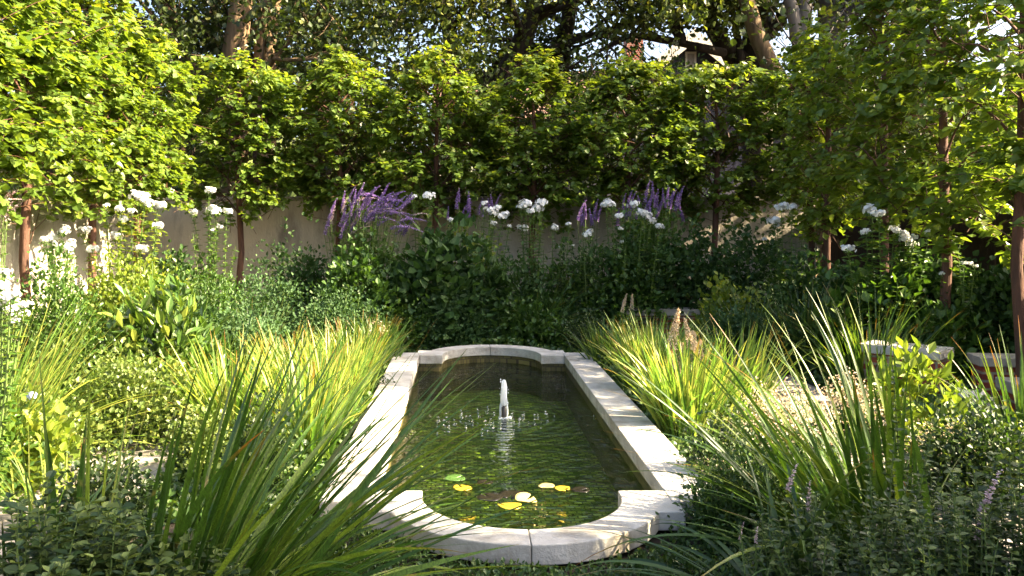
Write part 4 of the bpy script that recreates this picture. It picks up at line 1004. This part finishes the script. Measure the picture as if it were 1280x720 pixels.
# left phlox
phlox('tall yellow green phlox holding the highest white heads at left', 165, 9.6, [(174, 243, 1.25), (182, 250, 1.0), (198, 254, 1.2), (152, 258, .7), (154, 271, .9), (197, 279, .8), (133, 254, .6), (165, 262, .6), (147, 292, .8), (176, 309, 1.1), (114, 309, 1.1), (106, 285, .8), (160, 318, .5)], 38, mat='shrub_yellow', base_spread=.42, fill=1300)
phlox('upright phlox with white heads before the grey wall at left', 262, 11.5, [(261, 236, .9), (241, 263, .9), (262, 260, 1.0), (270, 262, 1.0), (283, 262, 1.1), (273, 281, .6), (266, 285, .4)], 39, base_spread=.35, fill=800)
phlox('phlox with many small white blooms against the sunlit wall', 75, 9.3, [(58 + rng.uniform(-16, 30), 295 + rng.uniform(-12, 22), rng.uniform(.5, .9)) for _ in range(8)], 40, base_spread=.45, fill=700)
phlox('close white phlox heads cut by the left edge', -10, 5.2, [(6, 352, .55), (2, 372, .6), (14, 365, .55), (24, 380, .55), (8, 386, .6), (30, 388, .5), (18, 396, .5), (33, 376, .4), (4, 335, .5)], 41, base_spread=.2, base_px=-25, nleaf=.06)
# right phlox
phlox('tall right phlox topped by a sunlit white head', 1105, 9.7, [(1090, 260, 1.25), (1098, 265, .9), (1083, 287, .7), (1118, 285, .9), (1132, 297, 1.0), (1141, 303, .9), (1126, 291, .8), (1163, 287, .9), (1142, 294, .6), (1060, 308, .9), (1196, 297, .6)], 42, base_spread=.5, fill=1300, nleaf=.12, leafw=.3)
phlox('shaded phlox with few small white blooms at far right', 1200, 9.2, [(1206, 326, .5), (1214, 327, .5), (1219, 330, .4), (1178, 340, .45), (1196, 296, .5)], 43, base_spread=.35, fill=700)

# --- far border, shrubs
G1 = 'shrubs along the far border'
shrub('broad dark green bush in the middle of the far border', 560, 302, 74, 12.0, 'shrub_dark', .12, 2600, group=G1, shape='heart', w=.38)
shrub('leafy green base below the arching violet plant', 448, 318, 52, 11.7, 'shrub_mid', .08, 1800, group=G1)
shrub('dark bush between the wall and the arching violet plant', 385, 320, 52, 12.6, 'shrub_dark', .07, 2400, group=G1)
shrub('thin leaved weedy shrub standing up against the grey wall', 350, 285, 40, 13.4, 'shrub_dark', .07, 420, group=G1, rough=.5)
shrub('blue green bush left of the broad dark one, low', 330, 345, 62, 11.4, 'shrub_blue', .045, 3800, group=G1)
shrub('feathery mid green mound at left of the far border', 255, 342, 55, 10.6, 'shrub_mid', .05, 3200, w=.25, shape='lance', group=G1)
shrub('dark bush below the left phlox by the wall', 215, 330, 45, 12.0, 'shrub_dark', .07, 2000, group=G1)
shrub('sunlit yellow green bush below the left white flowers', 150, 332, 60, 9.0, 'shrub_yellow', .05, 4200, w=.35, group=G1)
shrub('bright green bush beside the red brown trunk', 70, 338, 58, 8.4, 'shrub_mid', .05, 4200, w=.35, group=G1)
shrub('yellow tipped bush right of the sunlit bushes', 195, 345, 38, 8.7, 'shrub_yellow', .05, 2300, w=.35, group=G1)
shrub('shaded bush below the tallest centre phlox', 650, 330, 55, 12.1, 'shrub_dark', .08, 2200, w=.28, shape='lance', group=G1)
shrub('slim leaved dark bush below the single drooping white head', 725, 318, 50, 12.4, 'shrub_dark', .08, 2000, w=.25, shape='lance', group=G1)
shrub('large dark bush under the right centre phlox', 800, 300, 62, 12.5, 'shrub_dark', .08, 3400, group=G1)
shrub('dark rounded shrub left of the brownish seed heads', 868, 298, 48, 12.6, 'shrub_dark', .075, 2600, group=G1)
shrub('dark shrub speckled with tiny white blooms', 935, 292, 55, 12.4, 'shrub_dark', .075, 2900, group=G1)
shrub('dark shrub before the board fence', 1010, 330, 45, 11.5, 'shrub_dark', .075, 2200, group=G1)
shrub('lime green low shrub in front of the speckled dark one', 915, 362, 55, 11.6, 'shrub_yellow', .08, 1300, group=G1)
shrub('deep green broad leaved shrub behind the pale seat wall cap', 1175, 385, 42, 9.1, 'shrub_mid', .11, 900, w=.26, shape='lance', group=G1)
shrub('dark shrub filling the shade below the forking red trunk', 1160, 320, 70, 10.0, 'shrub_dark', .09, 2600, group=G1)
shrub('dark leafy shrub below the nearest red trunk', 1250, 345, 60, 9.3, 'shrub_dark', .09, 2600, group=G1)
shrub('shaded shrub behind the right dark grass clumps', 1060, 340, 50, 10.6, 'shrub_dark', .08, 2200, group=G1)
# low layer behind the pool
G2 = 'low mounds round the far end of the pool'
shrub('dense blue green mound behind the left end of the pool rim', 572, 372, 48, 11.75, 'shrub_blue', .045, 4300, group=G2, name='low_mound', up=.6)
shrub('green low mound directly behind the pool rim', 640, 378, 38, 11.8, 'shrub_mid', .06, 2400, group=G2, name='low_mound')
shrub('broader leaved low mound behind the right part of the pool rim', 682, 392, 28, 11.6, 'shrub_mid', .07, 1100, group=G2, name='low_mound')
shrub('grey green feathery mound by the far right pool corner', 735, 398, 36, 11.5, 'mint', .035, 2600, group=G2, name='low_mound', w=.25, shape='lance')
shrub('low green mound by the far left pool corner', 512, 385, 38, 11.6, 'shrub_mid', .05, 2000, group=G2, name='low_mound')
shrub('blue green carpet mound left of the yellow grasses', 420, 372, 60, 10.9, 'shrub_blue', .04, 4200, group=G2, name='low_mound')
shrub('blue green carpet mound right of the glossy shrub', 300, 395, 60, 9.3, 'shrub_blue', .04, 4600, group=G2, name='low_mound')
shrub('glossy leaved shrub with cream green tips on the left', 205, 368, 66, 7.6, 'peony', .16, 1000, w=.2, shape='lance', cl_r=.08, per=8, up=.7, name='glossy_shrub')
shrub('low mound behind the glossy shrub', 230, 372, 50, 8.9, 'shrub_dark', .06, 2400, group=G2, name='low_mound')
shrub('dark low shrub left of the right seat wall', 1010, 400, 55, 9.8, 'shrub_dark', .06, 2600, group=G2, name='low_mound')
shrub('low leafy mound behind the right pool grasses', 925, 395, 50, 10.9, 'shrub_blue', .05, 3000, group=G2, name='low_mound')

# --- strap leaf clumps
GD = 'dark strap leaved clumps in the far border'
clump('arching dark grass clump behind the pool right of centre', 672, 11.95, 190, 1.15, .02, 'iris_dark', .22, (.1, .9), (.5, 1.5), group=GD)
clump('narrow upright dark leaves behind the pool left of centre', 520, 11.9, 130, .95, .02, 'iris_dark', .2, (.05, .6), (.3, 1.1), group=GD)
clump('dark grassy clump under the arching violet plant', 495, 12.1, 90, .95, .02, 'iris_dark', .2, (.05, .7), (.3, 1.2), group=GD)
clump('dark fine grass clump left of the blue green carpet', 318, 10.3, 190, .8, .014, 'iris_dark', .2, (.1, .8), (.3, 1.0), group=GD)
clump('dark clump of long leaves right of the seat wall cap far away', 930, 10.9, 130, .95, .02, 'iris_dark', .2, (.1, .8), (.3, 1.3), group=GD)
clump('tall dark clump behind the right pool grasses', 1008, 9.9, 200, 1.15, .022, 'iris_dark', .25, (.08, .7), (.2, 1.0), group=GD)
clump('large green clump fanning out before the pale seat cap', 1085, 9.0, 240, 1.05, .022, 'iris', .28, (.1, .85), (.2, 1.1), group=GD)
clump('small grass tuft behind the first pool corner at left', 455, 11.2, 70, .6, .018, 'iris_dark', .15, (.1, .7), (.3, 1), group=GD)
clump('grass tuft with upright tips by the glossy shrub', 255, 8.6, 60, .75, .022, 'iris', .16, (.1, .6), (.2, .8), group=GD)
# left pool row, bright
GLp = 'yellow green clumps along the left side of the pool'
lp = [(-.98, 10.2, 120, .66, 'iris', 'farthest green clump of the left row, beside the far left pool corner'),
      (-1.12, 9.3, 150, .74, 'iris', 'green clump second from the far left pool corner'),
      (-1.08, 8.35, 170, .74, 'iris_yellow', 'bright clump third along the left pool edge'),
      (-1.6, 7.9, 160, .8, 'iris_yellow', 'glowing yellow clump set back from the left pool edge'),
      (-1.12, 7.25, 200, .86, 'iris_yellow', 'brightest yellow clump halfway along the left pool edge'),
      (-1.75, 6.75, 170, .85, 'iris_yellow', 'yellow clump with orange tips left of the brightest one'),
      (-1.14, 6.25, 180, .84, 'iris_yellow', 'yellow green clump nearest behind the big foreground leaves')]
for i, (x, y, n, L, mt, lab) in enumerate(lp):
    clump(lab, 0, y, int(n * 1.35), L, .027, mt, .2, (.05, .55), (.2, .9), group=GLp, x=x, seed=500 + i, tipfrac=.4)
GRp = 'strap leaved clumps along the right side of the pool'  # yellow leaf tone lightens most of these clumps as if sunlit
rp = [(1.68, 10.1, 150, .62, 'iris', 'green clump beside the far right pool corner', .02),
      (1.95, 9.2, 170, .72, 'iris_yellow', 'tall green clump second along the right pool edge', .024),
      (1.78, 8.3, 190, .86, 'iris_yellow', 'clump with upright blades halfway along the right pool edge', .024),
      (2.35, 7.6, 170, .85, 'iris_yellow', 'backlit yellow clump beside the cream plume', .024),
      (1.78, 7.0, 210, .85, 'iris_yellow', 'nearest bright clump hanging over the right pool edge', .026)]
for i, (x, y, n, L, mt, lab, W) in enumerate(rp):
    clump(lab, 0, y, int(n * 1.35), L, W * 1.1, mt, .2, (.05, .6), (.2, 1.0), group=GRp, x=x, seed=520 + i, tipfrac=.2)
# left edge clump
clump('fine striped grass clump spilling in from the left edge', -5, 6.2, 340, 1.3, .02, 'iris_yellow', .24, (.15, .95), (.15, .8), lean=(.6, -.05), seed=540, tipfrac=.1)
clump('small grass tuft below the left edge clump', 60, 4.9, 60, .6, .014, 'iris_yellow', .14, (.3, 1.1), (.4, 1.0), lean=(.3, 0), seed=541)
# big foreground clumps
clump('big foreground clump of broad green blades leaning over the pool', 262, 3.75, 150, 1.42, .034, 'iris', .3, (.34, 1.0), (.05, .55), lean=(1.15, .1), hmin=.8, seed=551, tipfrac=.15, lenvar=(.5, 1.15), seg=14)
clump('tall narrow blades rising highest from the big foreground clump', 285, 3.85, 30, 1.6, .03, 'iris', .22, (.45, .8), (.05, .35), lean=(1.1, .1), seed=571, hmin=.8, tipfrac=.15, lenvar=(.6, 1.1), seg=14)
clump('low arching foreground leaves reaching across the near left pool corner', 318, 3.55, 26, 1.25, .034, 'iris', .16, (.7, 1.15), (.5, 1.2), lean=(1.2, .3), seed=552, tipfrac=.3, seg=14)
clump('few upright blades standing left of the big foreground clump', 95, 3.9, 14, 1.15, .034, 'iris', .16, (.0, .25), (.1, .4), seed=553, lenvar=(.6, 1.1), seg=12)
clump('thin dark blades at the very left of the foreground', 10, 3.7, 26, .8, .022, 'iris_dark', .15, (.2, 1.0), (.3, 1.0), lean=(.5, 0), seed=554)
clump('foreground clump of long blades arching left toward the pool', 1085, 4.35, 170, 1.3, .032, 'iris', .24, (.2, 1.0), (.15, .9), lean=(-1.1, .05), hmin=.75, seed=555, tipfrac=.15, lenvar=(.45, 1.15), seg=14)
clump('upright broad blades beside the right foreground clump', 1110, 4.5, 11, .75, .04, 'iris', .16, (.0, .35), (.1, .5), seed=556, lenvar=(.5, 1.1), seg=12)
clump('low leaves drooping left at the foot of the right foreground clump', 960, 3.9, 70, .95, .028, 'iris_dark', .2, (.6, 1.2), (.4, 1.1), lean=(-.9, .1), seed=557, tipfrac=.3, seg=12)
clump('dark blades with pale tips at the right edge', 1275, 6.4, 70, .95, .026, 'iris', .18, (.1, .75), (.15, .7), lean=(-.4, 0), seed=558, tipfrac=.6)

# --- yellow leaved plant right
t = shrub('yellow leaved plant glowing in front of the seat wall', 1150, 452, 55, 6.6, 'shrub_yellow', .12, 420, w=.24, shape='lance', per=6, up=.3, name='yellow_leaved_plant', cat='plant', cl_r=.06)
shrub('yellow green ground plant at the left edge beside pale blue blooms', 40, 520, 45, 5.6, 'shrub_yellow', .08, 420, w=.4, up=.6, name='yellow_leaved_plant', cat='plant')
# pale blue blooms left
phlox('single pale blue bloom low at the left edge', 40, 5.9, [(41, 490, .9)], 61, nleaf=.05, group=None, flower=bank([floret_head(61 + i, .05, 16, .026) for i in range(4)], 'flower_head', M['blue_flower']), base_spread=.1, fill=0, extra=1, name='blue_flower_plant')

# --- airy flowers
spiky('cream flower plumes glowing between the right pool clumps', 868, 7.7, [(846, 398), (858, 408), (866, 418), (838, 426), (876, 428), (852, 432), (884, 440), (868, 444), (842, 446), (896, 448), (860, 456)], 71, .35, .22, bankm=SPIKE_C, lean=-.15, group='airy plants with tiny pale flowers', n=500, sc=.95)
spiky('single cream flower plume before the far seat wall', 783, 11.0, [(782, 370), (790, 372), (779, 378)], 70, .3, .2, bankm=SPIKE_C, group='airy plants with tiny pale flowers', n=400, sc=.5)
airy('cream haze of tiny flowers behind the right foreground blades', 975, 468, 70, 5.9, 'cream', 2600, .012, 72)
airy('pink white haze of blossoms left of the yellow leaved plant', 1060, 462, 45, 6.5, 'cream', 1900, .014, 73)
airy('dusky seed haze between the yellow plant and the right edge', 1190, 520, 60, 5.6, 'cream', 2200, .009, 74, leafm='mint')
airy('small sunlit haze of blossoms beside the far left clumps', 470, 398, 16, 10.3, 'cream', 900, .016, 75, stems=30)
airy('pale haze of stems behind the yellow clumps on the left', 300, 470, 60, 7.0, 'cream', 1800, .01, 76)
airy('thin flower stems by the near right pool corner', 905, 560, 50, 4.9, 'cream', 900, .008, 77, leafm='cover')

# --- small leaved ground mounds
GM = 'small leaved mounds near the paths'
shrub('low sunlit tuft of small leaves between the left flagstones', 250, 520, 32, 5.9, 'shrub_sunlit_tone', .035, 1800, group=GM, name='small_leaved_mound', cat='plant')
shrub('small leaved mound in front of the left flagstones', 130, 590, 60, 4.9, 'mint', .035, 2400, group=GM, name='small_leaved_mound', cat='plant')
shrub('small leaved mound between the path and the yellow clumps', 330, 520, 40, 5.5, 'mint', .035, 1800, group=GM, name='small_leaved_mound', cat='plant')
shrub('sunlit small leaved mound before the glossy shrub', 165, 455, 80, 6.7, 'shrub_sunlit_tone', .04, 5200, group=GM, name='small_leaved_mound', cat='plant')
shrub('small leaved mound cut by the left edge', 35, 505, 75, 6.1, 'shrub_sunlit_tone', .04, 3600, group=GM, name='small_leaved_mound', cat='plant')
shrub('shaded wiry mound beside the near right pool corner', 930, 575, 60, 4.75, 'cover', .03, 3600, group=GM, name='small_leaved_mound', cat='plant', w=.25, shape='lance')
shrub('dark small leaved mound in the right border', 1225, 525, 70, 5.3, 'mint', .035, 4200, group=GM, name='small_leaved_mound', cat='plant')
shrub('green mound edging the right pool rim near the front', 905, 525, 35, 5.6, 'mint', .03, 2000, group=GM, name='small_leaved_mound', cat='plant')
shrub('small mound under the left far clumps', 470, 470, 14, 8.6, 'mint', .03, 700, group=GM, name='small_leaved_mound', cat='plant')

# --- foreground mint plants
sprig_plant('dark mint plant filling the lower left corner', 20, 3.15, [], 81, hw=.5, h=.72, n=4200, leaf=.07)
sprig_plant('mint plant with pale tips at the foot of the upright blades', 120, 3.35, [(112, 630, 0), (150, 615, 0)], 82, hw=.42, h=.58, n=3600, leaf=.07)
sprig_plant('shaded mint plant under the big foreground clump', 215, 3.3, [(175, 640, 0)], 83, hw=.4, h=.5, n=3200, leaf=.06)
sprig_plant('mint plant at the bottom right with a tall pink flower spike', 1215, 3.2, [(1228, 628, .75), (1222, 660, .55), (1190, 590, 0)], 84, hw=.42, h=.68, n=3600, leaf=.045)
sprig_plant('mint plant in the lower right corner with long leafy shoots', 1290, 3.3, [(1262, 570, 0), (1240, 590, 0), (1275, 545, 0)], 85, hw=.35, h=.85, n=3000, leaf=.05)
sprig_plant('mint plant with pinkish flower tips below the right foreground clump', 1085, 3.55, [(985, 600, .5), (1090, 665, .35), (1012, 625, .5), (1120, 530, 0), (1165, 540, 0), (1085, 560, 0)], 86, hw=.5, h=.6, n=4200, leaf=.045)
sprig_plant('thin mint sprigs left of the right foreground flowers', 950, 3.5, [(925, 660, .3), (945, 665, .3), (962, 650, 0)], 87, hw=.12, h=.3, n=500, leaf=.03)
sprig_plant('pale leaved sprigs among the upright blades on the right', 1140, 4.2, [(1130, 490, 0), (1100, 540, 0), (1160, 560, 0), (1115, 450, 0)], 88, hw=.35, h=.55, n=2600, leaf=.055, mat='mint')

# --- ground cover: what nobody could count
def cover(name, label, polys, n, leaf, hmax, mat, seed, shape='ovate', w=.5):
    r = rs(seed); mb = MB(); Ps = []
    for (x0, x1, y0, y1, k) in polys:
        m = int(n * k); x = r.uniform(x0, x1, m); y = r.uniform(y0, y1, m)
        hh = hmax * (.45 + .55 * np.sin(x * 3.1 + seed) * np.sin(y * 2.7 + seed * 2)) ; hh = np.clip(hh, hmax * .12, hmax)
        Ps.append(np.stack([x, y, hh * r.rand(m) ** .5 + .01], 1))
    P = np.concatenate(Ps); m = len(P)
    mb.leaves(P, r.normal(0, .7, (m, 3)) + np.array([0, 0, .4]), unit(np.array([0, 0, 1.]) + r.normal(0, .5, (m, 3))), leaf * r.uniform(.6, 1.3, m), w=w, rnd=r.rand(m), shape=shape)
    return tag(mb.build(name, M[mat]), label, 'ground cover', kind='stuff')
cover('ground_cover', 'low dark leaves covering the soil of the borders',
      [(-5.4, -3.0, 6, 15, 1.3), (-3.0, 1.0, 11.2, 15, 1.0), (1.0, 6, 11.2, 15, 1.2), (3.6, 6, 5, 11.2, 1.2), (-1.95, -.83, 5.0, 10.9, 1.2), (1.5, 2.55, 4.8, 11.2, 1.1), (-4.5, -3.0, 3, 6, .4)], 15000, .05, .2, 'cover', 91)
# moss like carpet in front of the pool
def ring_cover():
    r = rs(92); m = 60000; x = r.uniform(-1.4, 2.6, m); y = r.uniform(2.4, 5.2, m)
    d = np.hypot(x - cx0, y - (Y0 - .07)); k = (d > .84) & ~((y > 4.78) & (np.abs(x - cx0) < .92)) & ~((y > 4.95) & (np.abs(x - cx0) < 1.2))
    x, y = x[k], y[k]; m = len(x); hh = .05 + .05 * np.sin(x * 7) * np.sin(y * 8)
    P = np.stack([x, y, hh * r.rand(m) + .005], 1); mb = MB()
    mb.leaves(P, r.normal(0, .7, (m, 3)) + np.array([0, 0, .8]), unit(np.array([0, 0, 1.]) + r.normal(0, .5, (m, 3))), .028 * r.uniform(.6, 1.3, m), w=.3, rnd=r.rand(m), shape='lance')
    return tag(mb.build('ground_cover', M['cover']), 'fine dark green carpet at the foot of the near pool rim', 'ground cover', kind='stuff')
ring_cover()

# ------------------------------------------------------------------ LIGHT, SKY, CAMERA
SUN_EL = math.radians(36); SUN_AZ = math.radians(-9)   # azimuth measured from +X towards +Y
sd = Vector((math.cos(SUN_EL) * math.cos(SUN_AZ), math.cos(SUN_EL) * math.sin(SUN_AZ), math.sin(SUN_EL)))
L = bpy.data.lights.new('sun', 'SUN'); L.energy = 5.0; L.angle = math.radians(.55); L.color = (1, .83, .54)
lo = bpy.data.objects.new('sun', L); COL.objects.link(lo); lo.rotation_euler = (-sd).to_track_quat('-Z', 'Y').to_euler(); lo.location = (20, 10, 20)
wd = bpy.data.worlds.new('World'); scn.world = wd; wd.use_nodes = True; nt = wd.node_tree
bg = nt.nodes['Background']; sky = nt.nodes.new('ShaderNodeTexSky'); sky.sky_type = 'NISHITA'; sky.sun_disc = False
sky.sun_elevation = SUN_EL; sky.sun_rotation = math.radians(90) - SUN_AZ; sky.air_density = .8; sky.dust_density = 6.0; sky.ozone_density = .5
nt.links.new(sky.outputs[0], bg.inputs[0]); bg.inputs[1].default_value = .088
cam = bpy.data.cameras.new('camera'); co = bpy.data.objects.new('camera', cam); COL.objects.link(co); scn.camera = co
co.location = (0, 0, CAMZ); co.rotation_euler = (PI / 2, 0, 0)
cam.sensor_width = 36; cam.lens = 36 * F / 1280; cam.shift_x = (640 - CX) / 1280; cam.shift_y = -(360 - HY) / 1280
cam.clip_end = 500; cam.clip_start = .05
vs = scn.view_settings; vs.view_transform = 'Standard'; vs.look = 'None'; vs.gamma = 1; vs.exposure = 2.85; vs.use_curve_mapping = False
scn.cycles.max_bounces = 8; scn.cycles.transparent_max_bounces = 8; scn.cycles.diffuse_bounces = 4; scn.cycles.glossy_bounces = 3; scn.cycles.transmission_bounces = 4
scn.cycles.caustics_reflective = False; scn.cycles.caustics_refractive = False
scn.cycles.use_denoising = True
